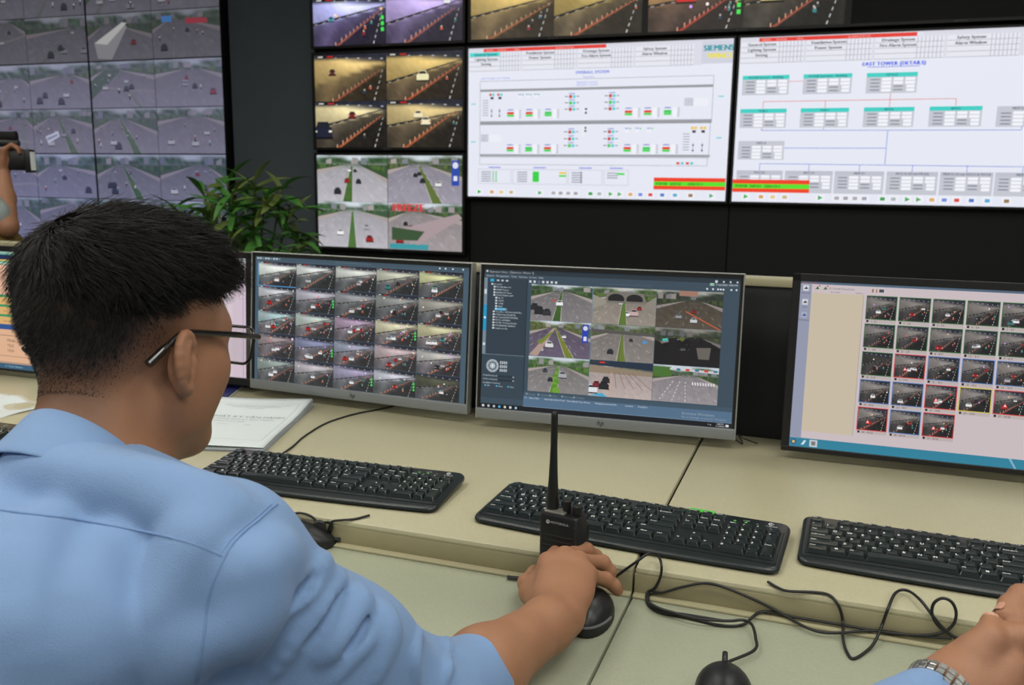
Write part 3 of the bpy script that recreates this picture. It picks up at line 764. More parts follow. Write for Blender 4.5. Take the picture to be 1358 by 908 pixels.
for r in range(5):
    for c_ in range(5):
        x, y = 28 + c_ * 308, 34 + r * 173
        br_ = [(150, 84, 58), (190, 110, 76), (170, 80, 60)][(r * 5 + c_) % 3]
        tunnel(cv, x + 1, y + 1, 305, 170, rng, wall=tuple(min(240, v * 1.22) for v in pal[r][c_]), road=(74, 76, 78) if r not in (2, 3) else (88, 84, 88), barrier=br_, bikes=2 + (r == 2) * 3, busy=[0, 1, 3, 2, 0][r], hl=[1, 2, 5, 5, 3][r],
               sign=('green' if (r, c_) in ((1, 1), (2, 3), (3, 1), (4, 2), (4, 3)) else 'lamp' if (r, c_) in ((3, 0),) else None), glow=.9, res=(14, 9), cap=(r < 3))
cv.rect(26, 34, 30, 208, (90, 170, 230)); cv.rect(26, 206, 336, 210, (90, 170, 230))
M1 = monitor(az(333, 513.5, .770), az(620, 549.5, .770), .322, .075, cv, 'grey chinned monitor tiled with twenty five tunnel camera pictures', 'monitors with a grey chin')

# monitor with nine road views and a dark control panel at its left
cv = Canvas(1600, 900)
BG = (58, 76, 90)
cv.rect(0, 0, 1600, 900, BG); cv.rect(0, 0, 1600, 30, (40, 52, 62)); cv.rect(12, 8, 24, 20, (200, 206, 210)); cv.text(32, 22, 17, 'Operator Client - [Operator, Master 1]', (190, 198, 204))
cv.text(14, 48, 16, 'System   Management   Tools   Devices   Screen   Help', (190, 198, 206))
for k, xx in enumerate((1462, 1505, 1545, 1585)): cv.disc(xx, 20, 6 if k else 9, (200, 206, 212), 8)
cv.rect(0, 56, 22, 750, (120, 136, 150)); cv.rect(0, 230, 22, 395, (30, 150, 196)); cv.disc(11, 312, 8, (230, 240, 244), 5); cv.rect(3, 130, 18, 160, (210, 214, 220)); cv.rect(3, 475, 18, 492, (214, 218, 222))
cv.rect(22, 56, 285, 800, (46, 60, 72)); cv.rect(285, 56, 290, 830, (30, 38, 46))
cv.rect(40, 62, 66, 80, (40, 160, 206))
for k in range(3): cv.rect(84 + k * 30, 66, 100 + k * 30, 76, (190, 198, 204))
tree = [(50, 'Favorites'), (66, 'PTZ BA Nam T4'), (66, 'XNBM-Tunnel'), (66, 'BAMNU-ST-Gate'), (66, 'CNTD MOBA-SAM'), (80, 'HL-T2'), (80, 'CSDM'), (80, 'TUNB'), (80, 'NAM'), (80, 'NGU-BAM'),
        (66, 'Tran Phu - MTDLX-LIN(THL)'), (66, 'PT(BX) Nam Mai(BCB)'), (66, 'Mt Tunl-LEYEN CAM(BB)'), (66, 'MCTS: SAM-BBD'), (66, 'MCTEL: T11 Dau(-BLUB)'), (66, 'PTZ(BLBS BA-NIMBO)'), (66, 'Sequences Gia')]
for i, (x, s_) in enumerate(tree):
    y = 100 + i * 17.6
    if i == 9: cv.rect(x - 4, y - 13, x + 70, y + 4, (40, 160, 206))
    cv.rect(x - 2, y - 10, x + 10, y, (214, 220, 224)); cv.text(x + 15, y, 13.5, s_, (206, 214, 218))
cv.rect(0, 546, 285, 549, (120, 132, 142)); cv.rect(0, 549, 285, 830, (52, 68, 80))
cv.disc(74, 622, 42, (170, 180, 188), 28); cv.disc(74, 622, 28, (70, 86, 98), 24); cv.disc(74, 622, 20, (176, 186, 192), 20); cv.disc(74, 622, 6, (240, 244, 246), 10)
for k in range(8): a = k * math.pi / 4; cv.disc(74 + 35 * math.cos(a), 622 + 35 * math.sin(a), 3, (70, 82, 92), 5)
for r in range(3):
    for c_ in range(2): cv.rect(124 + c_ * 26, 590 + r * 25, 146 + c_ * 26, 606 + r * 25, (186, 194, 200)); cv.rect(131 + c_ * 26, 594 + r * 25, 139 + c_ * 26, 602 + r * 25, (70, 84, 94))
for i, s_ in enumerate(('Predefined positions', 'AUX commands', 'Intelligent Tracking')): cv.text(12, 690 + i * 24, 14, s_, (196, 204, 210)); 
for k in range(2): cv.rect(110, 680 + k * 24, 220, 696 + k * 24, (38, 50, 60)); cv.rect(212, 684 + k * 24, 222, 692 + k * 24, (170, 178, 186))
for k, s_ in enumerate(('Off', 'Auto', 'Click')): cv.disc(28 + k * 78, 752, 5, (90, 190, 230), 8); cv.text(38 + k * 78, 757, 14, s_, (196, 204, 210))
for k in range(7): cv.rect(300 + k * 28, 62, 314 + k * 28, 76, (210, 216, 222) if k != 2 else (100, 116, 130))
for k in range(16): cv.rect(760 + k * 20, 62, 770 + k * 20, 66, (90, 108, 122))
cv.text(1460, 44, 16, '7/16/2020 3:08 PM', (206, 212, 218)); cv.rect(1425, 30, 1450, 46, (150, 190, 170))
for k, xx in enumerate((1410, 1444, 1474, 1490, 1506, 1552, 1582)): cv.disc(xx, 66, 6, (214, 220, 226), 8)
gx, gy, gw, gh = 316, 84, 396, 226
spec = [dict(kind=0, cars=0, road=(122, 118, 120), green=(58, 92, 40)), dict(kind=3, cars=3, road=(140, 132, 122), sky=(190, 192, 184), green=(84, 110, 44)), dict(kind=2, cars=3, road=(92, 84, 72), sky=(196, 196, 186), green=(56, 66, 46), dim=.85),
        dict(kind=1, cars=3, road=(96, 86, 104), green=(120, 128, 46)), dict(kind=3, cars=2, road=(128, 122, 118), sky=(150, 156, 146), green=(92, 104, 44)), dict(kind=5, cars=3, road=(28, 26, 28), sky=(196, 190, 180), green=(120, 128, 96), dim=.7),
        dict(kind=0, cars=2, road=(128, 124, 124), green=(92, 140, 52)), dict(kind=4, cars=0, road=(176, 162, 158), sky=(40, 50, 70), green=(150, 140, 120)), dict(kind=2, cars=0, road=(142, 136, 140), green=(70, 104, 50))]
for i in range(9):
    x, y = gx + (i % 3) * (gw + 2), gy + (i // 3) * (gh + 2)
    highway(cv, x, y, gw, gh, rng, res=(26, 16), **spec[i])
    with Cell(cv, x, y, gw, gh) as c:
        if i == 0:
            c.car(.06, .62, .2, (44, 42, 44)); c.car(.14, .72, .24, (34, 36, 40)); c.car(.27, .76, .2, (50, 50, 56)); c.car(.47, .5, .17, (236, 236, 236)); c.poly([(.35, .46), (.4, .46), (.375, .38)], (216, 60, 40))
        if i == 1:   # twin tunnel mouths
            c.poly([(.2, .42), (.22, .14), (.5, .1), (.8, .14), (.86, .42)], (120, 116, 108))
            for cx_ in (.37, .66): c.poly([(cx_ - .12, .36)] + [(cx_ + .13 * math.cos(a), .3 - .14 * math.sin(a)) for a in np.linspace(math.pi, 0, 9)] + [(cx_ + .13, .36)], (34, 32, 34))
            c.poly([(0, .2), (.22, .36), (.22, .44), (0, .6)], (150, 144, 132)); c.poly([(1, .2), (.86, .36), (.86, .46), (1, .64)], (140, 134, 124)); c.poly([(.44, 1), (.5, .38), (.52, .38), (.55, 1)], (92, 118, 46)); c.car(.66, .66, .2, (200, 170, 170))
        if i == 2: c.line((.45, .55), (.98, 1.0), .03, (190, 90, 60)); c.line((0, .1), (.2, .95), .01, (70, 60, 54)); c.poly([(.34, .0), (.62, .0), (.62, .14), (.34, .14)], (160, 120, 104))
        if i == 3:
            c.poly([(.86, .05), (.96, .05), (.96, .55), (.86, .55)], (40, 66, 178)); cv.disc(*c.p(.91, .15), 15, (214, 216, 236), 10); c.poly([(.885, .38), (.935, .38), (.935, .5), (.885, .5)], (220, 224, 238))
            c.poly([(.0, .98), (.38, .2), (.42, .2), (.14, 1)], (176, 150, 140)); c.poly([(.12, .62), (.36, .3), (.4, .3), (.2, .66)], (120, 132, 52)); c.car(.33, .66, .2, (216, 216, 216))
        if i == 4: c.poly([(0, .14), (1, .2), (1, .28), (0, .24)], (86, 84, 80)); c.poly([(.82, .4), (.88, .4), (.88, .47), (.82, .47)], (60, 150, 220)); c.poly([(.46, 1), (.49, .34), (.5, .34), (.56, 1)], (104, 122, 50))
        if i == 5:
            c.poly([(0, .34), (.1, .4), (.12, .7), (.2, .68), (.22, .28), (.34, .26), (.36, .6), (.56, .56), (.6, .34), (.7, .38), (.74, .3), (.86, .34), (.9, .6), (1, .5), (1, 1), (0, 1)], (26, 24, 26))
            cv.disc(*c.p(.42, .28), 15, (96, 104, 50), 9); c.poly([(.64, .5), (.86, .48), (.84, .8), (.68, .8)], (104, 98, 92)); c.poly([(.12, .3), (.2, .28), (.2, .36), (.12, .37)], (70, 190, 180))
        if i == 6: [cv.disc(*c.p(.455 + .02 * math.sin(k * 2), .35 + k * .085), 8 + k * 2.6, [(86, 140, 40), (112, 158, 56)][k % 2], 9) for k in range(8)]; c.car(.57, .48, .2, (170, 170, 176)); c.car(.28, .38, .12, (60, 66, 76))
        if i == 7:
            c.poly([(0, 0), (1, 0), (1, .2), (0, .12)], (34, 48, 66)); c.poly([(0, .14), (1, .24), (1, .36), (0, .34)], (146, 130, 110))
            for k in range(5): c.line((.4 + k * .07, .3), (.44 + k * .14, .74), .012, (120, 84, 70)); 
            c.line((.36, .3), (.34, 1), .02, (214, 160, 130)); c.car(.05, .8, .26, (226, 228, 230)); c.car(.12, .66, .18, (130, 36, 50)); c.car(.24, .68, .24, (34, 36, 40)); c.car(.27, .52, .18, (40, 40, 46)); c.poly([(0, .98), (.22, .9), (.3, 1)], (60, 170, 210))
            c.line((.02, .05), (.3, .05), .05, (60, 60, 66)); c.line((.16, .05), (.24, .05), .04, (220, 50, 40))
        if i == 8:
            c.poly([(0, .06), (.28, .04), (.28, .3), (0, .32)], (72, 112, 46)); c.poly([(.26, .06), (1, .1), (1, .16), (.26, .12)], (206, 206, 210))
            for k in range(5): c.poly([(.36 + k * .14, .07), (.42 + k * .14, .07), (.42 + k * .14, .13), (.36 + k * .14, .13)], (214, 60, 50) if k % 2 else (60, 120, 150))
            for a_, b__ in (((.32, .42), (.1, .98)), ((.42, .42), (.3, 1)), ((.5, .42), (.52, 1))):
                for k in range(6): t1, t2 = k / 6, k / 6 + .09; c.line((a_[0] + (b__[0] - a_[0]) * t1, a_[1] + (b__[1] - a_[1]) * t1), (a_[0] + (b__[0] - a_[0]) * t2, a_[1] + (b__[1] - a_[1]) * t2), .014, (232, 230, 232))
            for k in range(9): c.poly([(.6 + k * .04, .42), (.622 + k * .04, .42), (.63 + k * .04, .5), (.608 + k * .04, .5)], (222, 220, 222))
cv.rect(gx + gw, gy, gx + gw + 2, gy + 3 * gh, (90, 150, 190))
cv.rect(290, 772, 1600, 800, (64, 84, 100))
for k, s_ in enumerate(('Accept', 'Workflow', 'Clear', 'Un-accept', 'Timeline')): cv.rect(306 + k * 78, 780, 318 + k * 78, 792, (130, 150, 164)); cv.text(324 + k * 78, 792, 15, s_, (130, 150, 164))
cv.rect(290, 800, 1600, 868, (84, 112, 140)); 
for x, s_ in ((300, 'ID'), (330, 'Alarm Title'), (430, 'Alarm State'), (500, 'Date/Time'), (560, 'T'), (580, 'Priority'), (620, 'Event Type'), (690, 'Device'), (760, 'Management Server'), (870, 'Title'), (950, 'Location'), (1030, 'Text Data')): cv.text(x, 816, 13, s_, (220, 228, 234))
cv.text(1300, 836, 24, 'Activate Windows', (150, 168, 186)); cv.text(1300, 856, 17, 'Go to Settings to activate Windows.', (150, 168, 186))
cv.rect(0, 868, 1600, 900, (14, 18, 28)); cv.rect(290, 866, 1600, 869, (120, 146, 166))
for k in range(7): cv.rect(14 + k * 37, 877, 28 + k * 37, 891, [(220, 226, 232), (190, 196, 202), (190, 196, 202), (70, 180, 230), (220, 220, 200), (220, 226, 230), (160, 200, 230)][k])
cv.text(1512, 882, 12, '3:08 PM', (220, 224, 228)); cv.text(1508, 895, 12, '7/16/2020', (220, 224, 228)); cv.rect(1566, 878, 1584, 892, (220, 224, 228)); cv.text(1460, 890, 14, '^ m', (210, 214, 218))
M2 = monitor(az(631, 553, .769), az(975, 583.5, .769), .324, .084, cv, 'grey chinned monitor showing nine road pictures beside a dark menu', 'monitors with a grey chin')

# black framed monitor with rows of small pictures on pink white
cv = Canvas(1600, 900)
cv.rect(0, 0, 1600, 900, (206, 192, 196)); cv.rect(0, 0, 1600, 12, (84, 104, 124)); cv.text(8, 10, 11, 'Camera software', (200, 60, 60)); cv.rect(0, 12, 60, 850, (150, 154, 176)); cv.rect(0, 12, 1600, 14, (190, 190, 200))
cv.rect(60, 58, 330, 812, (204, 190, 168)); cv.rect(330, 58, 334, 850, (176, 166, 160)); cv.rect(60, 812, 334, 850, (206, 192, 196))
for k, (y, s_) in enumerate(((20, '10:57:50'), (95, 'Live'), (165, 'Sequences'))):
    cv.rect(14, y, 44, y + 30, (214, 216, 222) if k < 2 else (170, 174, 196)); cv.poly([(18, y + 22), (30, y + 6), (42, y + 20)], (50, 70, 60) if k != 2 else (50, 80, 150)); cv.text(30, y + 46, 13, s_, (60, 60, 80), 'c')
for x in (78, 120): cv.poly([(x, 40), (x + 12, 22), (x + 22, 38)], (60, 110, 60)); cv.disc(x + 22, 20, 4, (196, 50, 50))
cv.text(150, 36, 14, 'D1 Canh01 Sites/Units', (70, 60, 70)); cv.text(160, 54, 12, 'Site name', (100, 90, 90)); cv.text(330, 54, 12, 'Camera', (100, 90, 90), 'r')
cv.rect(372, 24, 380, 42, (150, 100, 70)); cv.rect(392, 24, 398, 42, (160, 120, 80)); cv.rect(408, 24, 432, 40, (60, 70, 80))
G_, Rr_, Bb_, Yy_ = (50, 110, 60), (210, 60, 60), (90, 130, 190), (214, 196, 60)
rows = [['G'] * 6, ['G'] * 6, ['G', 'R', 'B', 'B', 'B', 'B'], ['B', 'B', 'R', 'Y', 'R', 'B'], ['R', 'B', 'R']]
cw = {'G': G_, 'R': Rr_, 'B': Bb_, 'Y': Yy_}; nm = [['1 - E1', '2 - E2', '3 - E3', '4 - E4', '5 - E5', '6 - E6'], ['7 - E8', '21 - E9', '8 - E10', '22 - E11', '9 - E12', '24 - E13'], ['10 - E15', '11 - E16', '12 - W1', '13 - W2', '25 - W3', '14 - W4'], ['15 - W6', '26 - W7', '16 - W8', '27 - W9', '17 - W10', '29 - W11'], ['30 - W12', '18 - W14', '31 - W16']]
for r, row in enumerate(rows):
    for c_, k in enumerate(row):
        x, y = 352 + c_ * 166, 62 + r * 148
        cv.rect(x - 4, y - 4, x + 152, y + 122, cw[k]); cv.rect(x, y + 122, x + 152, y + 140, (190, 178, 176)); cv.rect(x + 3, y + 125, x + 14, y + 137, (20, 20, 22)); cv.text(x + 24, y + 137, 15, nm[r][c_], (70, 60, 62))
        v_ = 112 if r < 2 else 118
        tunnel(cv, x, y, 148, 118, rng, wall=(v_ + 14, v_ + 8, v_ + 4) if r != 2 or c_ else (50, 50, 46), road=(52, 50, 50), barrier=(120, 70, 60) if k != 'R' else (190, 80, 70), bikes=1, busy=1, hl=1, glow=.7, res=(10, 8), cap=False)
        if k == 'R': cv.poly([(x + 40, y + 84), (x + 52, y + 62), (x + 64, y + 84)], (226, 60, 56)); cv.poly([(x + 46, y + 80), (x + 52, y + 68), (x + 58, y + 80)], (235, 225, 225))
cv.rect(0, 850, 1600, 900, (44, 130, 158)); cv.disc(22, 874, 17, (60, 90, 130), 14); cv.disc(22, 874, 8, (220, 190, 90), 8); cv.poly([(62, 888), (78, 862), (90, 862), (78, 886)], (210, 226, 240)); cv.rect(108, 856, 150, 894, (196, 206, 210)); cv.rect(118, 864, 140, 886, (120, 120, 120))
cv.poly([(1120, 850), (1150, 900), (1140, 900), (1108, 850)], (130, 180, 200))
bl = az(1035, 596, .766)
M3 = monitor(bl, (bl[0] + .56, bl[1] + .005, .766), .334, .075, cv, 'wide black framed monitor with rows of small camera pictures on pale pink', 'monitors with a black frame', 'black', (.015, .014, .010), None)

# pink document monitor, mostly behind the man's head
cv = Canvas(1600, 900)
cv.rect(0, 0, 1600, 900, (212, 194, 206)); cv.rect(0, 0, 1600, 30, (196, 206, 206)); cv.rect(0, 32, 1600, 60, (222, 206, 208))
for y in (150, 240, 300): cv.rect(0, y, 1600, y + 4, (190, 178, 186))
cv.rect(900, 290, 1500, 330, (186, 176, 184)); cv.rect(1020, 340, 1480, 344, (180, 164, 176)); cv.rect(1020, 344, 1480, 900, (216, 200, 210)); cv.text(1100, 380, 26, 'Camera report 17/7', (120, 104, 110)); cv.text(1350, 270, 40, 'I', (30, 26, 30), bold=2)
cv.rect(1570, 0, 1576, 900, (180, 150, 200))
for k in range(6): cv.text(160, 130 + k * 110, 26, 'Camera report', (120, 104, 110))
pr = np.array([-1.281, 1.745, .768])
MP = monitor((pr[0] - .55, pr[1] - .01, .768), pr, .318, .06, cv, 'black framed monitor with a pink page, behind the head of the man in glasses', 'monitors with a black frame', 'black', (.016, .014, .018), None)
# orange table monitor at the far left
cv = Canvas(1600, 900)
cv.rect(0, 0, 1600, 900, (226, 180, 146)); cv.rect(0, 0, 1600, 16, (150, 180, 170)); cv.rect(0, 16, 1600, 100, (90, 170, 140)); cv.rect(20, 24, 1590, 60, (30, 40, 84)); cv.rect(20, 60, 1590, 72, (222, 190, 90)); cv.rect(20, 84, 1590, 92, (214, 226, 210))
cv.text(1490, 52, 32, '5:1', (230, 230, 220), bold=1)
cv.rect(0, 100, 1600, 330, (234, 186, 158))
for y in (330, 405, 480): cv.rect(0, y, 1600, y + 18, (46, 150, 96)); cv.rect(0, y + 18, 1600, y + 74, (222, 178, 112)); cv.text(1300, y + 58, 26, 'Setting', (150, 110, 80))
cv.rect(0, 556, 1600, 596, (44, 84, 150))
cv.rect(1180, 640, 1590, 644, (120, 90, 80)); cv.text(1330, 690, 32, 'Middle Lane', (60, 50, 46)); cv.text(1530, 690, 32, 'Fast', (60, 50, 46))
for k, s_ in enumerate(('7623', '7626')): cv.text(1330, 730 + k * 38, 32, s_, (60, 50, 46)); cv.text(1530, 730 + k * 38, 32, '7435', (60, 50, 46))
cv.rect(1180, 800, 1590, 803, (120, 90, 80)); cv.rect(0, 846, 1600, 860, (180, 150, 130)); cv.rect(0, 860, 1600, 900, (50, 90, 120)); cv.text(1300, 888, 22, '12  Traffic Monitor', (150, 200, 210))
m0r = az(58, 497, .765)
M0 = monitor((-2.405, m0r[1] + .0, .765), (-1.856, 1.66, .765), .318, .06, cv, 'black framed monitor with an orange and green table, leftmost on the desk', 'monitors with a black frame', 'black', (.016, .014, .006), None)

# ------------------------------------------------------------------ keyboards
m_key = mat('black_keycap', (32, 41, 42), .24, var=.08, spec=.5)
m_kbd = mat('black_keyboard_plastic', (25, 33, 35), .32, var=.08, nscale=15, spec=.55)
m_kbmatt = mat('keyboard_well', (17, 19, 20), .5)
m_leg = mat('white_key_print', (232, 235, 232), .6)
U = .01905
KT = .0215   # key top height at the back row
# (x in units, row, width in units, height in units, text)
keys = []
def row(y, items, x0=0.0):
    x = x0
    for it in items:
        if isinstance(it, (int, float)): x += it; continue
        s_, w_ = it if isinstance(it, tuple) else (it, 1); keys.append((x + w_ / 2, y, w_, 1, s_)); x += w_
row(0, ['Esc', 1.0, 'F1', 'F2', 'F3', 'F4', .5, 'F5', 'F6', 'F7', 'F8', .5, 'F9', 'F10', 'F11', 'F12', .25, 'Prt', 'Scr', 'Pau'])
row(1.2, ['`', '1', '2', '3', '4', '5', '6', '7', '8', '9', '0', '-', '=', ('Backspace', 2), .25, 'Ins', 'Hom', 'PgU', .25, 'Num', '/', '*', '-'])
row(2.2, [('Tab', 1.5), 'Q', 'W', 'E', 'R', 'T', 'Y', 'U', 'I', 'O', 'P', '[', ']', ('\\', 1.5), .25, 'Del', 'End', 'PgD', .25, '7', '8', '9'])
row(3.2, [('Caps Lock', 1.75), 'A', 'S', 'D', 'F', 'G', 'H', 'J', 'K', 'L', ';', "'", ('Enter', 2.25), 3.5, '4', '5', '6'])
row(4.2, [('Shift', 2.25), 'Z', 'X', 'C', 'V', 'B', 'N', 'M', ',', '.', '/', ('Shift', 2.75), 1.25, '^', 1.25, '1', '2', '3'])
row(5.2, [('Ctrl', 1.5), ('#win', 1.25), ('Alt', 1.25), ('', 6), ('Alt', 1.25), ('#win', 1.25), ('Menu', 1.25), ('Ctrl', 1.25), .25, '<', 'v', '>', .25, ('0', 2), '.'])
keys.append((22.0, 2.7, 1, 2, '+')); keys.append((22.0, 4.7, 1, 2, 'Enter'))
KW = 22.5 * U
def deck_z(y): return .0105 + (y + .0775) * .055          # sloping top of the case
_kc = {}
def key_mesh(w, h, s_):
    k = (w, h, s_)
    if k in _kc: return _kc[k]
    W, H = w * U - .0012, h * U - .0012; b = MB(); z1 = .0056; ix = .0021; iy0, iy1 = .0027, .0010
    v = []
    for z, i0, i1, i2, c in ((0, 0, 0, 0, .0008), (.0040, ix * .75, iy0 * .75, iy1 * .75, .001), (z1, ix, iy0, iy1, .002)):
        x0, x1, y0, y1 = -W / 2 + i0, W / 2 - i0, -H / 2 + i1, H / 2 - i2
        v += [(x0 + c, y0, z), (x1 - c, y0, z), (x1, y0 + c, z), (x1, y1 - c, z), (x1 - c, y1, z), (x0 + c, y1, z), (x0, y1 - c, z), (x0, y0 + c, z)]
    f = []
    for r in range(2):
        for i in range(8): j = (i + 1) % 8; f.append([r * 8 + i, r * 8 + j, r * 8 + 8 + j, r * 8 + 8 + i])
    dz = z1 - (.0006 if w < 5 else -.0006)
    v.append((0, 0, dz)); 
    for i in range(8): f.append([16 + i, 16 + (i + 1) % 8, 24])
    b.add(v, f)
    if s_ == '#win':
        for a_ in (0, 1):
            for c_ in (0, 1): b.box((-.003 + a_ * .0022, .0015 + c_ * .0022, z1 + .0001), (.0018, .0018, .0002), m=1)
    elif s_:
        sz = .0070 if len(s_) == 1 else .0040
        V, Fc, wd = text_polys(s_.replace('PgU', 'PgUp').replace('PgD', 'PgDn').replace('Hom', 'Home').replace('Prt', 'PrtSc').replace('Pau', 'Pause'), sz)
        for q in (0, 1): b.add([(-W / 2 + ix + .001 + p[0] + q * sz * .05, H / 2 - iy1 - .0010 - sz * .75 + p[1] + q * sz * .02, z1 + .00012 + q * .00003) for p in V], Fc, m=1)
    me = bpy.data.meshes.new('key'); me.from_pydata([tuple(map(float, p)) for p in b.v], [], b.f); me.materials.append(m_key); me.materials.append(m_leg)
    me.polygons.foreach_set('material_index', np.asarray(b.m, np.int32)); me.update()
    _kc[k] = me; return me
def keyboard(x, y, rz, label, tabs=None, z=DZ):
    t = empty('keyboard', (x, y, z), rz, label, 'keyboard', 'black keyboards along the desk')
    # case outline, bowed front edge
    W2, D2, r = .225, .0775, .016; out = []
    for cx_, cy_, a0 in ((W2 - r, D2 - r, 0), (-W2 + r, D2 - r, 90), (-W2 + r, -D2 + r, 180), (W2 - r, -D2 + r, 270)):
        if a0 == 270:
            for k in range(1, 12):
                u = -1 + 2 * k / 12; out.append((u * (W2 - r), -D2 - .006 * (1 - u * u)))
        for k in range(6): a = math.radians(a0 + 90 * k / 5); out.append((cx_ + r * math.cos(a), cy_ + r * math.sin(a)))
    def ring(sc, zf): return [(p[0] - math.copysign(min(sc, abs(p[0])), p[0]) if abs(p[0]) > W2 - r else p[0], p[1] - math.copysign(sc, p[1]) if abs(p[1]) > D2 - r - .001 else p[1], zf(p)) for p in out]
    b = MB(); n = len(out)
    rings = [ring(.006, lambda p: .001 + max(0, p[1]) * .09), ring(0, lambda p: .004 + max(0, p[1]) * .09), ring(0, lambda p: deck_z(p[1]) - .004), ring(.0015, lambda p: deck_z(p[1]) - .001), ring(.0045, lambda p: deck_z(p[1]))]
    v = [q for rg in rings for q in rg]; f = [list(range(n))[::-1], [4 * n + i for i in range(n)]]
    for k in range(4):
        for i in range(n): j = (i + 1) % n; f.append([k * n + i, k * n + j, (k + 1) * n + j, (k + 1) * n + i])
    b.add(v, f); b.build('case', m_kbd, t, smooth=50)
    fm = MB(); zk = lambda x_, y_: deck_z(y_) + .0006
    yk0, yk1 = -D2 + .016, D2 - .012 - 1.25 * U
    for (x0, y0, x1, y1) in ((-W2 + .008, yk0 - .002, W2 - .008, yk0), (-W2 + .006, yk0, -W2 + .008, yk1), (W2 - .008, yk0, W2 - .006, yk1)):
        fm.add([(x0, y0, zk(0, y0)), (x1, y0, zk(0, y0)), (x1, y1, zk(0, y1)), (x0, y1, zk(0, y1)), (x0, y0, zk(0, y0) - .002), (x1, y0, zk(0, y0) - .002), (x1, y1, zk(0, y1) - .002), (x0, y1, zk(0, y1) - .002)], [[0, 1, 2, 3], [4, 5, 1, 0], [5, 6, 2, 1], [6, 7, 3, 2], [7, 4, 0, 3]])
    fm.build('key_surround', m_kbd, t)
    y_top = D2 - .0145
    wells = MB()
    def well(x0, y0, x1, y1): 
        z0_, z1_ = deck_z(y0) + .0003, deck_z(y1) + .0003
        wells.add([(x0, y0, z0_), (x1, y0, z0_), (x1, y1, z1_), (x0, y1, z1_)], [[0, 1, 2, 3]])
    ox = -KW / 2
    def ky(r): return y_top - U * .5 - r * U * .975
    for a, b_, r0, r1 in ((0, 15, 1.2, 5.2), (15.25, 18.25, 1.2, 2.2), (15.25, 18.25, 5.2, 5.2), (16.25, 17.25, 4.2, 4.2), (18.5, 22.5, 1.2, 5.2), (0, 1, 0, 0), (2, 6, 0, 0), (6.5, 10.5, 0, 0), (11, 15, 0, 0), (15.25, 18.25, 0, 0)):
        well(ox + a * U - .001, ky(r1) - U / 2 - .0005, ox + b_ * U + .001, ky(r0) + U / 2 + .0005)
    wells.build('key_well', m_kbmatt, t)
    sl = math.atan(.055)
    for (kx, r, w, h, s_) in keys:
        o = bpy.data.objects.new('key', key_mesh(w, h, s_)); COL.objects.link(o); o.parent = t
        y_ = ky(r); o.location = (ox + kx * U, y_, deck_z(y_) + .0006); o.rotation_euler = (sl + math.radians(1.0), 0, 0); o.scale = (1, .975, 1)
    for k in range(3):
        lx_ = ox + (18.9 + k * .85) * U; MB().box((lx_, y_top - .006, deck_z(y_top - .006) + .0002), (.0035, .002, .0006)).build('indicator_light', mat('green_led', (90, 190, 70), .4, emit=((80, 200, 60), .5)) if k < 2 else mat('off_led', (120, 130, 120), .4), t)
    V, Fc, wd = text_polys('K120', .0042, 'c'); gl = MB(); gl.add([(ox + 19.75 * U + p[0], y_top - .002 + p[1], deck_z(y_top) + .0004) for p in V], Fc)
    V, Fc, wd = text_polys('Logitech', .0042, 'c'); gl.add([(ox + 21.7 * U + p[0], y_top - .0085 + p[1], deck_z(y_top - .008) + .0005) for p in V], Fc)
    for a0, a1, rr, th in ((60, 300, .0035, .0012), (-60, 60, .0018, .0008)):
        pts = [(ox + 21.6 * U + (0 if rr > .003 else .002) + rr * math.cos(math.radians(a)), y_top + .0005 + rr * math.sin(math.radians(a)), deck_z(y_top) + .0006) for a in np.linspace(a0, a1, 8)]
        gl.tube(pts, th / 2, 4)
    gl.build('lettering', m_leg, t)
    for sx in (-1, 1): MB().box((sx * .17, D2 - .02, .0042), (.022, .012, .0086), .001).build('foot', m_kbd, t)
    if tabs: MB().box((ox + 16.2 * U, D2 - .0065, deck_z(D2 - .006) + .0010), (.038, .0105, .0016), .0006).build('green_sticker', mat('green_sticker', (70, 190, 60), .5), t)
    return t
def kb_place(bl_, br_, zz=.772):
    """from the far left and far right corner of a keyboard"""
    a, b_ = np.array(bl_), np.array(br_); d = (b_ - a)[:2]; d /= np.linalg.norm(d); nrm = np.array([-d[1], d[0]]); m_ = (a + b_)[:2] / 2 - nrm * .0775
    return m_[0], m_[1], math.atan2(d[1], d[0])
c1 = kb_place(az(314, 594, .768), az(620, 627.5, .768)); c2 = kb_place(az(678, 637.3, .768), az(1051, 695.5, .768)); c3 = az(1066, 684, .768)
KB1 = keyboard(c1[0], c1[1], c1[2], 'black keyboard in front of the twenty five picture monitor, partly behind the shoulder')
KB2 = keyboard(c2[0], c2[1], c2[2], 'black keyboard behind the walkie talkie, with a green sticker on its far edge', tabs=True)
r3 = math.radians(-1.5)
KB3 = keyboard(c3[0] + .225 * math.cos(r3) + .0775 * math.sin(r3), c3[1] - .0775, r3, 'black keyboard at the right edge, in front of the black framed picture monitor')
c0 = az(46, 567, .768)
KB0 = keyboard(c0[0] - .225 + .0, c0[1] - .0775 + .004, math.radians(0.5), 'black keyboard at the far left edge, beside the sheet of paper')
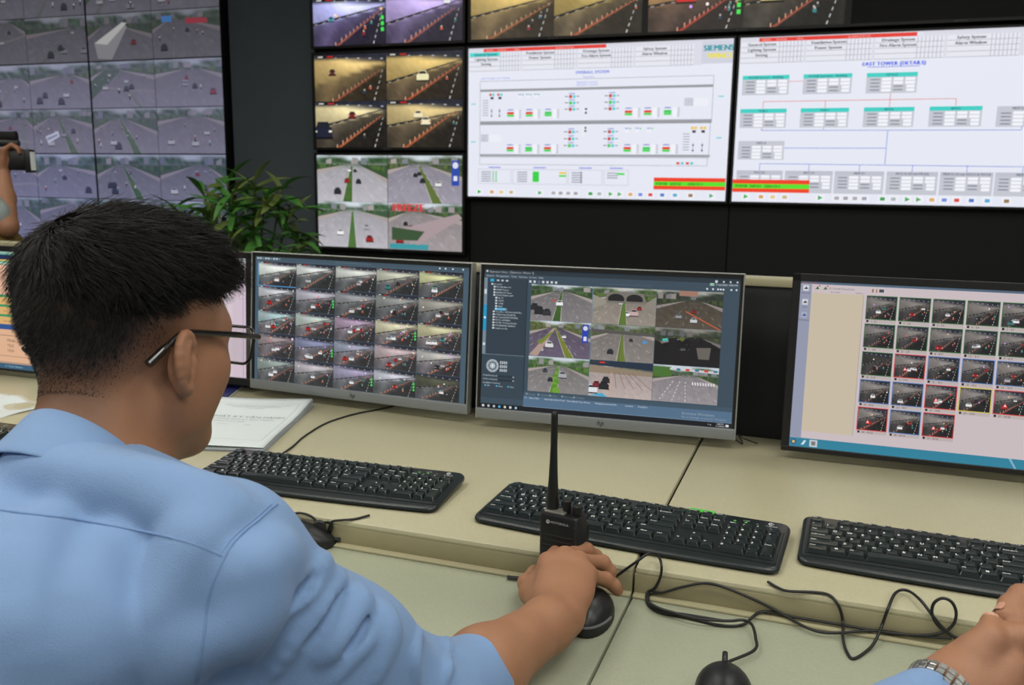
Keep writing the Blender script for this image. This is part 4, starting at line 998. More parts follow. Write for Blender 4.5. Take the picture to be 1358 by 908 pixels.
# ------------------------------------------------------------------ papers
m_paper = mat('white_paper', (205, 214, 214), .6, var=.02)
m_paperedge = mat('paper_edges', (176, 182, 188), .8, var=.2, nscale=200)
m_sleeve = None
pr_mat = print_mat('printed_paper', .5)
def doc_height(u, v):   # page curls up slightly towards the far end
    return .011 + .010 * max(0, v - .55) ** 1.4 * 2.2 + .003 * math.sin(v * 5) * (1 - v) + .0015 * math.sin(u * 4 + v * 3)
def document():
    # right far corner and right near corner from the photograph; A4 report
    rf, rn = az(415, 531, .764), az(349, 594, .76)
    d = (rf - rn)[:2]; L = np.linalg.norm(d); d = d / L; n_ = np.array([-d[1], d[0]])   # n_ points left
    rz = math.atan2(-d[0], d[1]); W, H = .215, L * .985
    c = (rn[:2] + rf[:2]) / 2 + n_ * W / 2
    t = empty('report', (c[0], c[1], DZ), rz, 'thick white printed report lying on the desk beyond the chin of the man in glasses', 'document')
    nx, ny = 14, 20; V = []; F = []
    for j in range(ny + 1):
        for i in range(nx + 1): u, v = i / nx, j / ny; V.append(((u - .5) * W, (v - .5) * H, doc_height(u, v)))
    for j in range(ny):
        for i in range(nx): a = j * (nx + 1) + i; F.append([a, a + 1, a + nx + 2, a + nx + 1])
    pg = raw_obj('title_page', V, F, m_paper, t, smooth=True)
    sd = pg.modifiers.new('thickness', 'SOLIDIFY'); sd.thickness = .0004; sd.offset = -1
    # the block of sheets below, edges slightly staggered
    for k in range(7):
        V2 = []; z0 = k / 7; z1 = (k + .8) / 7; rr = random.Random(k); ox, oy = rr.uniform(-.0015, .0015), rr.uniform(-.0015, .0015)
        for zz in (z0, z1):
            for j in range(ny + 1):
                for i in (0, nx): u, v = i / nx, j / ny; V2.append(((u - .5) * W + ox, (v - .5) * H + oy, (doc_height(u, v) - .0032) * zz + .0002))
        m_ = (ny + 1) * 2; F2 = []
        for j in range(ny):
            a = j * 2; F2 += [[m_ + a, m_ + a + 1, m_ + a + 3, m_ + a + 2], [a, m_ + a, m_ + a + 2, a + 2][::-1], [a + 1, m_ + a + 1, m_ + a + 3, a + 3]]
        F2 += [[0, 1, m_ + 1, m_], [2 * ny, 2 * ny + 1, m_ + 2 * ny + 1, m_ + 2 * ny][::-1]]
        raw_obj('sheet_stack', V2, F2, m_paperedge, t)
    def pt(x, y): u, v = x / W + .5, y / H + .5; return (x, y, doc_height(u, v) + .0004)
    ink = MB()
    def tx(s_, x, y, sz):
        Vt, Ft, w_ = text_polys(s_, sz, 'c'); ink.add([pt(x + p[0], y + p[1]) for p in Vt], Ft)
    tx('CONG TY CO PHAN DAU TU HA TANG KY THUAT', .0, .118, .0062); tx('TRUNG TAM QUAN LY DUONG HAM', .0, .108, .0062); tx('TP. HO CHI MINH', .0, .098, .005)
    tx('NHẬT KÝ VẬN HÀNH', .005, .030, .0155); tx('HE THONG GIAM SAT GIAO THONG', .0, .012, .008); tx('(Thang 07 nam 2020)', -.02, -.006, .007)
    tx('Ca truc:                    Ngay:', 0, -.03, .006); 
    for (x0, y0, x1, y1) in ((-.09, -.133, .09, -.1325), (-.09, .133, .09, .1335), (-.0905, -.133, -.09, .133), (.09, -.133, .0905, .133)):
        N = 16
        for k in range(N):
            a = (x0 + (x1 - x0) * k / N if x1 - x0 > y1 - y0 else x0, y0 + (y1 - y0) * k / N if y1 - y0 > x1 - x0 else y0)
            b_ = (x0 + (x1 - x0) * (k + 1) / N if x1 - x0 > y1 - y0 else x1, y0 + (y1 - y0) * (k + 1) / N if y1 - y0 > x1 - x0 else y1)
            ink.add([pt(a[0], a[1]), pt(b_[0], a[1]), pt(b_[0], b_[1]), pt(a[0], b_[1])], [[0, 1, 2, 3]])
    ink.build('printing', mat('grey_ink', (112, 122, 126), .7), t)
    # navy booklet poking out behind
    p = az(322, 513, .757); q = empty('booklet', (p[0] - .07, p[1] - .055, DZ), .35, 'navy blue booklet lying left of the thick report, only its corner showing', 'booklet')
    MB().box((0, 0, .004), (.15, .12, .005), .0006).build('cover', mat('navy_cover', (36, 38, 92), .4), q); MB().box((.001, -.0005, .0015), (.152, .122, .0018)).build('pages', m_paper, q)
document()
def sheet_left():
    a, b_, c_ = az(0, 527, .752), az(68, 541, .752), az(0, 571, .752)
    cx, cy = -1.775, 1.395
    t = empty('plastic_sleeve', (cx, cy, DZ), -.16, 'clear plastic sleeve holding a printed sheet, at the far left edge of the desk', 'paper')
    W, H = .30, .215; nx, ny = 18, 12; rr = np.random.default_rng(5); V = []; F = []
    def hz(x, y): return .0025 + .0018 * math.sin(x * 38 + y * 20) + .0016 * math.sin(x * 17 - y * 41) + .006 * max(0, 1 - ((x - .02) ** 2 + (y - .09) ** 2) / .0012)
    for j in range(ny + 1):
        for i in range(nx + 1): x, y = (i / nx - .5) * W, (j / ny - .5) * H; V.append((x, y, hz(x, y)))
    for j in range(ny):
        for i in range(nx): a0 = j * (nx + 1) + i; F.append([a0, a0 + 1, a0 + nx + 2, a0 + nx + 1])
    raw_obj('sheet', [(v[0] * .94, v[1] * .94, v[2] - .0012) for v in V], F, m_paper, t, smooth=True)
    sl = bpy.data.materials.new('clear_film'); sl.use_nodes = True; b = sl.node_tree.nodes['Principled BSDF']
    b.inputs['Base Color'].default_value = (.9, .95, .95, 1); b.inputs['Roughness'].default_value = .12; b.inputs['Alpha'].default_value = .25
    raw_obj('film', V, F, sl, t, smooth=True)
    ink = MB()
    for r in range(6):
        x = -.03
        for k in range(4 if r else 3):
            w_ = .026; y = .02 - r * .011; x0 = x + k * .033 + r * .004
            ink.add([(x0 + dx, y + dy, hz(x0 + dx, y + dy) - .0006) for dx, dy in ((0, 0), (w_, 0), (w_, .0035), (0, .0035))], [[0, 1, 2, 3]])
    ink.build('printing', mat('dark_ink', (70, 78, 84), .7), t)
sheet_left()

# ------------------------------------------------------------------ walkie talkie
m_radio = mat('black_radio_plastic', (16, 17, 18), .42, var=.15)
def radio():
    t = empty('walkie_talkie', (-.309, 1.082, LZ), math.radians(-9), 'black walkie talkie with a tall antenna standing behind the hand on the mouse', 'radio')
    w, d, h = .057, .034, .118
    b = MB(); b.prism(rrect(w, d, .006), 0, h, inset=.003, insz=.004); b.prism(rrect(w - .006, .006, .002, cy=-d / 2 + .002), .012, h - .012, inset=.001, insz=.001)
    b.build('body', m_radio, t, smooth=40)
    g = MB()
    for k in range(9): g.box((.0, -d / 2 - .0012, .032 + k * .0072), (.044, .0014, .0026), .0006)
    g.build('speaker_grille', m_radio, t)
    MB().prism(rrect(.05, .016, .003, cy=d / 2 + .006), .006, .098, inset=.002, insz=.002).build('battery', m_radio, t, smooth=40)
    pl = MB(); pl.box((-.008, -.004, h + .001), (.03, .018, .004), .0015); pl.build('top_plate', mat('worn_metal', (130, 128, 122), .4, metal=.6), t)
    a = MB(); ax = -.0165
    a.lathe([(.0085, h), (.0085, h + .01), (.0078, h + .02), (.0062, h + .045), (.0052, h + .07), (.0046, h + .09), (.0046, h + .128), (.0044, h + .133), (.0025, h + .136)], 16, mtx=Matrix.Translation((ax, 0, 0)))
    a.build('antenna', m_radio, t, smooth=50)
    for kx, r_, hh in ((.005, .0055, .018), (.0195, .0065, .013)):
        k_ = MB(); pts = []
        for i in range(24): a_ = 2 * math.pi * i / 24; rr = r_ * (1.0 if i % 2 else .88); pts.append((kx + rr * math.cos(a_), rr * math.sin(a_)))
        k_.prism(pts, h + .001, h + hh, inset=.0008, insz=.001); k_.build('knob', m_radio, t)
    V, Fc, wd = text_polys('MOTOROLA', .0044, 'l'); lg = MB(); z_ = h - .011
    lg.add([(-.010 + p[0], -d / 2 - .0016, z_ + p[1]) for p in V], Fc)
    lg.tube([(-.014 + .0022 * math.cos(q), -d / 2 - .0016, z_ + .0014 + .0022 * math.sin(q)) for q in np.linspace(0, 2 * math.pi, 14)[:-1]], .0004, 4, closed=True)
    lg.add([(-.014 + p[0], -d / 2 - .0018, z_ + .0004 + p[1]) for p in ((-.0013, 0), (-.0006, .002), (0, .0008), (.0006, .002), (.0013, 0), (0, .0003))], [[0, 1, 2, 5], [2, 3, 4, 5]])
    lg.build('lettering', mat('white_print', (190, 192, 192), .6), t)
    sp = MB(); P = [az(673, 765, LZ + .004), az(685, 766, LZ + .004), az(700, 768, LZ + .004), az(716, 772, LZ + .004)]
    q = empty('wrist_strap', tuple(P[0]), 0, 'black wrist strap end poking out left of the hand on the mouse', 'strap')
    s2 = MB(); pts = [tuple(np.array(p) - P[0]) for p in spline(P, 5)]; s2.tube(pts, [.0045] + [.0036] * (len(pts) - 1), 8, flat=.55); s2.build('webbing', mat('black_webbing', (20, 24, 24), .7), q, smooth=60)
radio()

# ------------------------------------------------------------------ mice
m_mouse = mat('black_mouse_shell', (26, 28, 30), .38, var=.06)
m_mgrey = mat('grey_mouse_band', (120, 122, 124), .35, metal=.2)
def mouse(x, y, rz, label, L=.112, W=.062, H=.037):
    t = empty('computer_mouse', (x, y, LZ), rz, label, 'mouse', 'computer mice on the lower desk')
    N, Mr = 32, 12; V = []; F = []
    def prof(a, s):    # s 0 base .. 1 top centre
        ca, sa = math.cos(a), math.sin(a); k = (1 - s ** 2.2) ** .5
        wv = W / 2 * (1 - .10 * sa * sa - .06 * (sa > 0) * abs(sa)); x_ = wv * ca * k * (1 + .03 * math.sin(s * 3)); y_ = L / 2 * sa * k
        z_ = .004 + H * s * (1 - .10 * ((y_ + .012) / (L / 2)) ** 2) ; z_ = z_ * (1 - .28 * max(0, y_ / (L / 2)) ** 1.5)
        return (x_, y_, z_)
    for j in range(Mr):
        s = j / Mr
        for i in range(N): V.append(prof(2 * math.pi * i / N, s))
    V.append((0, -.0, .004 + H)); 
    for j in range(Mr - 1):
        for i in range(N): i2 = (i + 1) % N; F.append([j * N + i, j * N + i2, (j + 1) * N + i2, (j + 1) * N + i])
    for i in range(N): F.append([(Mr - 1) * N + i, (Mr - 1) * N + (i + 1) % N, Mr * N])
    F.append(list(range(N))[::-1])
    raw_obj('shell', V, F, m_mouse, t, smooth=50)
    bs = MB(); bs.prism([(W / 2 * .93 * math.cos(a), L / 2 * .95 * math.sin(a)) for a in np.linspace(0, 2 * math.pi, 28)[:-1]], 0, .005); bs.build('base', m_blackplastic, t)
    bd = MB(); pts = [tuple(np.array(prof(a, .30)) + np.array((.0006 * math.cos(a), .0006 * math.sin(a), 0))) for a in np.linspace(math.radians(200), math.radians(340), 20)]
    bd.tube(pts, .0016, 6); bd.build('band', m_mgrey, t, smooth=60)
    wh = MB(); wh.lathe([(.001, -.003), (.009, -.003), (.0105, -.0015), (.0105, .0015), (.009, .003), (.001, .003)], 18, mtx=Matrix.Translation((0, L * .27, H * .82)) @ Matrix.Rotation(math.pi / 2, 4, 'Y')); wh.build('scroll_wheel', m_blackplastic, t, smooth=40)
    sl = MB(); sl.tube([(0, L * y_, prof(math.pi / 2, math.sqrt(max(0, 1 - (2 * y_) ** 2)) ** .9)[2] + .0003) for y_ in (.10, .16, .2)], .0005, 4); sl.build('button_gap', m_blackplastic, t)
    MB().tube([(0, L / 2 - .004, .010), (0, L / 2 + .006, .009)], .003, 8).build('cable_boot', m_blackplastic, t)
    return t
MS1 = mouse(-.256, 1.032, math.radians(6), 'black mouse with a grey band under the hand of the man in glasses')
MS2 = mouse(-.074, .905, math.radians(6), 'black mouse at the bottom edge, with its cable running away from it')
MS3 = mouse(-.728, 1.092, math.radians(-65), 'black mouse half hidden behind the shoulder, wrapped in its own cable')

# ------------------------------------------------------------------ cables
m_cable = mat('black_cable', (20, 22, 23), .45, var=.1)
def surf(px, py, lift=.002):
    p = az(px, py, DZ + lift)
    if p[1] >= STEP_Y + .001: return p
    q = az(px, py, LZ + lift)
    if q[1] <= STEP_Y - .018: return q
    s = ay(px, py, STEP_Y - .004); s[2] = min(max(s[2], LZ + .008), DZ + lift); return s
def cable(name, pts, label, r=.0019, lifts=None, ends=None):
    P = [surf(*p[:2], lift=(p[2] if len(p) > 2 else .0022)) for p in pts]
    if ends: P = P + [np.array(e) for e in ends]
    P = spline(P, 7); o0 = P[0]
    b = MB(); b.tube([tuple(p - o0) for p in P], r, 8)
    o = b.build(name, m_cable, None, smooth=60, loc=tuple(o0)); tag(o, label, 'cable', 'black cables lying on the desk'); return o
cable('cable', [(812, 768, .02), (828, 756, .02), (845, 744, .028), (860, 734, .02), (872, 736, .012), (877, 748, .012), (876, 764, .006), (868, 780), (858, 793), (859, 801), (870, 810), (884, 814), (902, 817), (925, 822), (955, 829), (985, 828), (1010, 823), (1060, 825), (1120, 829), (1160, 838), (1216, 842), (1248, 839), (1264, 828, .012), (1268, 812, .03), (1262, 798, .045), (1250, 793, .045), (1239, 799, .03), (1236, 812, .016), (1243, 828, .006), (1262, 842), (1300, 860)],
      'black mouse cable looping from the hand on the mouse along the lower desk')
cable('cable', [(1262, 846, .006), (1215, 843, .006), (1160, 843, .007), (1100, 839, .007), (1070, 832, .007), (1040, 815, .007), (1005, 797, .008), (962, 779, .014), (935, 773, .016), (905, 778, .01), (880, 785, .006), (862, 792, .006), (861, 799, .006), (880, 811, .006), (905, 814, .006), (930, 818, .006), (960, 823, .006)],
      'black cable arching behind the coil beside the desk seam')
o_ = MS2.location; tip = (o_[0] - .0063, o_[1] + .062, LZ + .009)
cable('cable', [(860, 799, .01), (874, 806, .01), (890, 811, .01), (925, 820, .01), (965, 823, .01), (985, 822, .01), (997, 828, .012), (1002, 845, .01), (1000, 862, .008)], 'black cable coming from the mouse at the bottom edge', ends=[tip])
cable('cable', [(1018, 771, .004), (1030, 778), (1045, 783), (1080, 785), (1100, 789), (1112, 803, .004), (1118, 825, .006), (1118, 845, .006), (1122, 862), (1131, 873), (1148, 864), (1160, 851, .006), (1170, 828, .014), (1178, 806, .012), (1186, 788, .006), (1196, 782, .006), (1208, 785, .008), (1222, 797, .010), (1236, 815, .012), (1250, 832, .012), (1275, 852, .006)],
      'black cable drooping in a wide curve below the right keyboard')
cable('cable', [(375, 601, .004), (388, 592), (404, 578), (430, 562), (455, 553), (478, 547), (500, 543), (530, 536)], 'black cable running from the left keyboard to the twenty five picture monitor')
cable('cable', [(490, 683, .003), (470, 688), (452, 689), (440, 692, .006), (434, 706, .006), (424, 718, .004), (420, 706, .02), (430, 693, .03), (440, 694, .03), (438, 706, .02), (428, 716, .01)], 'black cable knotted around the mouse behind the shoulder')
cable('cable', [(385, 682, .02), (398, 680, .03), (412, 684, .03), (420, 693, .02), (418, 705, .01), (405, 715, .004)], 'short black cable loop over the mouse behind the shoulder')
cable('cable', [(974, 582, .006), (985, 588, .003), (978, 574, .012), (984, 580, .02), (1004, 588, .003)], 'thin dark cable behind the right corner of the nine view monitor', r=.0012)

# ------------------------------------------------------------------ plant
def plant():
    px, py_ = -2.58, 3.5
    t = empty('potted_plant', (px, py_, 0), 0, 'leafy green potted plant standing in front of the dark grey bay', 'plant')
    MB().lathe([(.12, 0), (.17, .02), (.2, .3), (.21, .34), (.19, .34), (.18, .31)], 24).build('pot', mat('dark_pot', (60, 48, 40), .5), t, smooth=40)
    MB().lathe([(.01, .3), (.182, .3)], 24, cap=False).build('soil', mat('soil', (50, 40, 30), .95), t)
    leafm = mat('green_leaf', (74, 130, 56), .45, var=.35, nscale=14); leaf2 = mat('dull_leaf', (104, 122, 60), .5, var=.3, nscale=14)
    stem_m = mat('leaf_stem', (70, 80, 42), .6)
    rr = random.Random(4); meshes = []
    for k in range(6):
        L, w_ = [.17, .19, .15, .2, .16, .18][k], [.036, .032, .040, .034, .042, .030][k]; V = []; F = []; n = 6
        for i in range(n + 1):
            s = i / n; ww = w_ / 2 * math.sin(math.pi * min(.98, s * .93 + .05)) ** .8; x = L * s; z = -.05 * s * s * (1 + k % 3 * .5); 
            V += [(x, -ww, z + ww * .35), (x, 0, z), (x, ww, z + ww * .35)]
        for i in range(n):
            a = i * 3; F += [[a, a + 1, a + 4, a + 3], [a + 1, a + 2, a + 5, a + 4]]
        me = bpy.data.meshes.new('leaf'); me.from_pydata(V, [], F); me.materials.append(leafm if k % 3 else leaf2); me.polygons.foreach_set('use_smooth', [True] * len(F)); meshes.append(me)
    stems = MB(); cnt = 0
    heads = [(-.30, -.04, 1.10), (-.22, .0, 1.19), (-.12, .05, 1.23), (-.02, -.05, 1.19), (.04, .04, 1.24), (.14, -.03, 1.17), (.19, .03, 1.2), (.24, 0, 1.09), (.28, .02, 1.01), (.12, -.08, 1.06), (0, -.1, 1.08), (-.12, -.08, 1.09), (-.2, .05, 1.03), (.05, -.1, .97), (.2, -.08, .94), (-.05, .08, .98), (.13, .05, .88), (-.3, 0, .98), (.26, -.03, .9), (.0, -.05, .87), (.1, -.1, .8), (-.1, -.05, .82)]
    for (hx, hy, hz_) in heads:
        stems.tube(spline([(hx * .15, hy * .2, .3), (hx * .5, hy * .5, .3 + (hz_ - .3) * .5), (hx, hy, hz_)], 4), .005, 5)
        nl = 13
        for k in range(nl):
            if cnt >= 286: break
            a = 2 * math.pi * (k * .382) + rr.uniform(-.2, .2); el = math.radians(rr.uniform(-15, 62)); s = rr.uniform(.75, 1.12)
            o = bpy.data.objects.new('leaf', meshes[rr.randrange(6)]); COL.objects.link(o); o.parent = t
            o.location = (hx, hy, hz_ - k * .009); o.rotation_euler = (rr.uniform(-.5, .5), -el, a); o.scale = (s, s * rr.uniform(.8, 1.2), s); cnt += 1
    stems.build('stem', stem_m, t, smooth=60)
plant()
# ------------------------------------------------------------------ organic surfaces: smooth blended volumes, meshed with surface nets
def vnorm(a): return a / (np.linalg.norm(a) + 1e-12)
class Vol:
    """list of blended primitives; each (op, k, kind, params, centre, radius)"""
    def __init__(s): s.ops = []
    def cap(s, a, b, ra, rb=None, k=.02, op='u'):
        a = np.array(a, float); b = np.array(b, float); rb = ra if rb is None else rb
        s.ops.append((op, k, 'c', (a, b, ra, rb), (a + b) / 2, np.linalg.norm(a - b) / 2 + max(ra, rb))); return s
    def ell(s, c, r, ax=None, k=.02, op='u'):
        c = np.array(c, float); r = np.array(r, float); ax = np.eye(3) if ax is None else np.array(ax, float)
        s.ops.append((op, k, 'e', (c, r, ax), c, r.max())); return s
    def chain(s, pts, rs, k=.012, op='u'):
        for i in range(len(pts) - 1): s.cap(pts[i], pts[i + 1], rs[i], rs[i + 1], k, op)
        return s
    def plane(s, p, n, k=.01):      # cuts away the side the normal points to
        s.ops.append(('i', k, 'p', (np.array(p, float), vnorm(np.array(n, float))), np.zeros(3), 1e9)); return s
    @staticmethod
    def prim(kind, q, P):
        if kind == 'c':
            a, b, ra, rb = q; ba = b - a; L2 = ba @ ba + 1e-12; h = np.clip(((P - a) @ ba) / L2, 0, 1)
            return np.linalg.norm(P - a - h[:, None] * ba, axis=1) - (ra + (rb - ra) * h)
        if kind == 'e':
            c, r, ax = q; X = (P - c) @ ax.T; k0 = np.linalg.norm(X / r, axis=1); k1 = np.linalg.norm(X / (r * r), axis=1)
            return np.where(k0 < 1e-6, -r.min(), k0 * (k0 - 1) / (k1 + 1e-9))
        p, n = q; return (P - p) @ n
    def ev(s, P, cull=None):
        d = np.full(len(P), 1.0)
        for op, k, kind, q, c, r in s.ops:
            if cull is not None and r < 1e8 and np.linalg.norm(cull[0] - c) > r + cull[1] + .05: continue
            e = s.prim(kind, q, P)
            if op == 'u':
                h = np.clip(.5 + .5 * (d - e) / k, 0, 1); d = d * (1 - h) + e * h - k * h * (1 - h)
            else:
                if op == 's': e = -e
                h = np.clip(.5 - .5 * (d - e) / k, 0, 1); d = d * (1 - h) + e * h + k * h * (1 - h)
        return d
    def bounds(s, pad=.03):
        lo = np.full(3, 1e9); hi = -lo
        for op, k, kind, q, c, r in s.ops:
            if op != 'u': continue
            rr = r if kind == 'c' else r
            if kind == 'c': a, b, ra, rb = q; m = max(ra, rb); lo = np.minimum(lo, np.minimum(a, b) - m); hi = np.maximum(hi, np.maximum(a, b) + m)
            else: lo = np.minimum(lo, c - r); hi = np.maximum(hi, c + r)
        return lo - pad, hi + pad
def surface_nets(vol, h, lo=None, hi=None, extra=None):
    l0, h0 = vol.bounds(); lo = l0 if lo is None else np.array(lo); hi = h0 if hi is None else np.array(hi)
    B = 14; n = np.ceil((hi - lo) / (h * B)).astype(int); N = n * B + 1
    F = np.full(N, 1.0, np.float32); rad = .87 * B * h
    g = np.stack(np.meshgrid(*[np.arange(B + 1)] * 3, indexing='ij'), -1).reshape(-1, 3) * h
    cen = np.stack(np.meshgrid(*[np.arange(k) for k in n], indexing='ij'), -1).reshape(-1, 3)
    CP = lo + (cen + .5) * (B * h); D = vol.ev(CP)
    for c, cp, d in zip(cen, CP, D):
        sl = tuple(slice(c[i] * B, c[i] * B + B + 1) for i in range(3))
        if abs(d) > rad * 1.25 + .035: F[sl] = 1.0 if d > 0 else -1.0; continue
    for c, cp, d in zip(cen, CP, D):
        if abs(d) > rad * 1.25 + .035: continue
        sl = tuple(slice(c[i] * B, c[i] * B + B + 1) for i in range(3))
        P = lo + c * B * h + g; v = vol.ev(P, (cp, rad))
        if extra is not None: v = v + extra(P)
        F[sl] = v.reshape(B + 1, B + 1, B + 1)
    S = F < 0; s8 = np.zeros(tuple(N - 1), np.uint8)
    for dx in (0, 1):
        for dy in (0, 1):
            for dz in (0, 1): s8 += S[dx:N[0] - 1 + dx, dy:N[1] - 1 + dy, dz:N[2] - 1 + dz]
    act = np.argwhere((s8 > 0) & (s8 < 8)); M_ = N - 1
    flat = (act[:, 0] * M_[1] + act[:, 1]) * M_[2] + act[:, 2]
    acc = np.zeros((len(act), 3)); cnt = np.zeros(len(act))
    cv = {}
    for dx in (0, 1):
        for dy in (0, 1):
            for dz in (0, 1): cv[(dx, dy, dz)] = F[act[:, 0] + dx, act[:, 1] + dy, act[:, 2] + dz].astype(float)
    for a in cv:
        for ax in range(3):
            if a[ax]: continue
            b = list(a); b[ax] = 1; b = tuple(b); fa, fb = cv[a], cv[b]; m = (fa < 0) != (fb < 0)
            t = np.where(m, fa / (fa - fb + 1e-30), 0); pt = np.tile(np.array(a, float), (len(act), 1)); pt[:, ax] += t
            acc += pt * m[:, None]; cnt += m
    V = lo + (act + acc / cnt[:, None]) * h
    faces = []
    def idx(i, j, k): return np.searchsorted(flat, (i * M_[1] + j) * M_[2] + k)
    for ax in range(3):
        sa = [slice(None)] * 3; sb = [slice(None)] * 3; sa[ax] = slice(0, -1); sb[ax] = slice(1, None)
        E_ = np.argwhere(S[tuple(sa)] != S[tuple(sb)]); u, w = [(1, 2), (2, 0), (0, 1)][ax]
        E_ = E_[(E_[:, u] > 0) & (E_[:, w] > 0) & (E_[:, u] < N[u] - 1) & (E_[:, w] < N[w] - 1)]
        q = []
        for du, dw in ((-1, -1), (0, -1), (0, 0), (-1, 0)):
            e = E_.copy(); e[:, u] += du; e[:, w] += dw; q.append(idx(e[:, 0], e[:, 1], e[:, 2]))
        Q = np.stack(q, 1); inside = S[E_[:, 0], E_[:, 1], E_[:, 2]]
        Q[~inside] = Q[~inside][:, ::-1]; faces.append(Q)
    return V, np.concatenate(faces)
def to_px(p): d = np.asarray(p) - CAM_O; w = d @ A_F; return CX + F_PX * (d @ A_R) / w, CY - F_PX * (d @ A_U) / w
def march(vol, px, py, t0=.3, t1=3.0, back=0.0, extra=None):
    d = ray(px, py); d = d / np.linalg.norm(d); t = t0
    for _ in range(160):
        v = vol.ev((CAM_O + d * t)[None])[0]
        if extra is not None: v = v + extra((CAM_O + d * t)[None])[0]
        if v < .0006: break
        t += v * .7
        if t > t1: return None
    return CAM_O + d * (t + back)

# ---- materials for people
def skin_mat(name, col, stub=(30, 22, 18)):
    m = bpy.data.materials.new(name); m.use_nodes = True; nt = m.node_tree; b = nt.nodes['Principled BSDF']
    tc = nt.nodes.new('ShaderNodeTexCoord'); n = nt.nodes.new('ShaderNodeTexNoise'); n.inputs['Scale'].default_value = 22; n.inputs['Detail'].default_value = 5
    nt.links.new(tc.outputs['Object'], n.inputs['Vector'])
    mx = nt.nodes.new('ShaderNodeMix'); mx.data_type = 'RGBA'; c = lin(col)
    mx.inputs[6].default_value = (c[0] * .86, c[1] * .80, c[2] * .78, 1); mx.inputs[7].default_value = (min(1, c[0] * 1.1), c[1] * 1.12, c[2] * 1.14, 1)
    nt.links.new(n.outputs['Fac'], mx.inputs[0])
    at = nt.nodes.new('ShaderNodeAttribute'); at.attribute_name = 'stubble'
    n3 = nt.nodes.new('ShaderNodeTexNoise'); n3.inputs['Scale'].default_value = 900; n3.inputs['Detail'].default_value = 2; nt.links.new(tc.outputs['Object'], n3.inputs['Vector'])
    ml = nt.nodes.new('ShaderNodeMath'); ml.operation = 'MULTIPLY_ADD'; nt.links.new(n3.outputs['Fac'], ml.inputs[0]); ml.inputs[1].default_value = .5; ml.inputs[2].default_value = .75
    m3 = nt.nodes.new('ShaderNodeMath'); m3.operation = 'MULTIPLY'; m3.use_clamp = True; nt.links.new(ml.outputs[0], m3.inputs[0]); nt.links.new(at.outputs['Fac'], m3.inputs[1])
    m2 = nt.nodes.new('ShaderNodeMix'); m2.data_type = 'RGBA'; m2.inputs[7].default_value = lin(stub); nt.links.new(m3.outputs[0], m2.inputs[0]); nt.links.new(mx.outputs[2], m2.inputs[6]); nt.links.new(m2.outputs[2], b.inputs['Base Color'])
    b.inputs['Roughness'].default_value = .52; b.inputs['Specular IOR Level'].default_value = .4
    b.inputs['Subsurface Weight'].default_value = .12; b.inputs['Subsurface Radius'].default_value = (.006, .0025, .0012); b.inputs['Subsurface Scale'].default_value = 1.0
    v = nt.nodes.new('ShaderNodeTexVoronoi'); v.inputs['Scale'].default_value = 700; nt.links.new(tc.outputs['Object'], v.inputs['Vector'])
    bp = nt.nodes.new('ShaderNodeBump'); bp.inputs['Strength'].default_value = .25; bp.inputs['Distance'].default_value = .0006; nt.links.new(v.outputs['Distance'], bp.inputs['Height']); nt.links.new(bp.outputs['Normal'], b.inputs['Normal'])
    return m
m_skin = skin_mat('skin', (158, 114, 86))
m_shirt = mat('light_blue_shirt', (120, 150, 192), .75, var=.03, nscale=9, bump=.35, bscale=900, sheen=.15, spec=.25)
m_seam = mat('shirt_seam', (108, 138, 182), .8, var=.02)
m_hair = mat('black_hair', (15, 13, 12), .5, var=.2, spec=.35)
m_haircap = mat('dark_scalp_hair', (10, 9, 8), 1.0, spec=.0)
m_trouser = mat('dark_trousers', (30, 34, 44), .85, var=.1)
m_nail = mat('fingernail', (190, 142, 120), .3)
m_eye = mat('eye_white', (225, 220, 215), .15); m_iris = mat('dark_iris', (40, 24, 16), .1); m_lip = m_skin

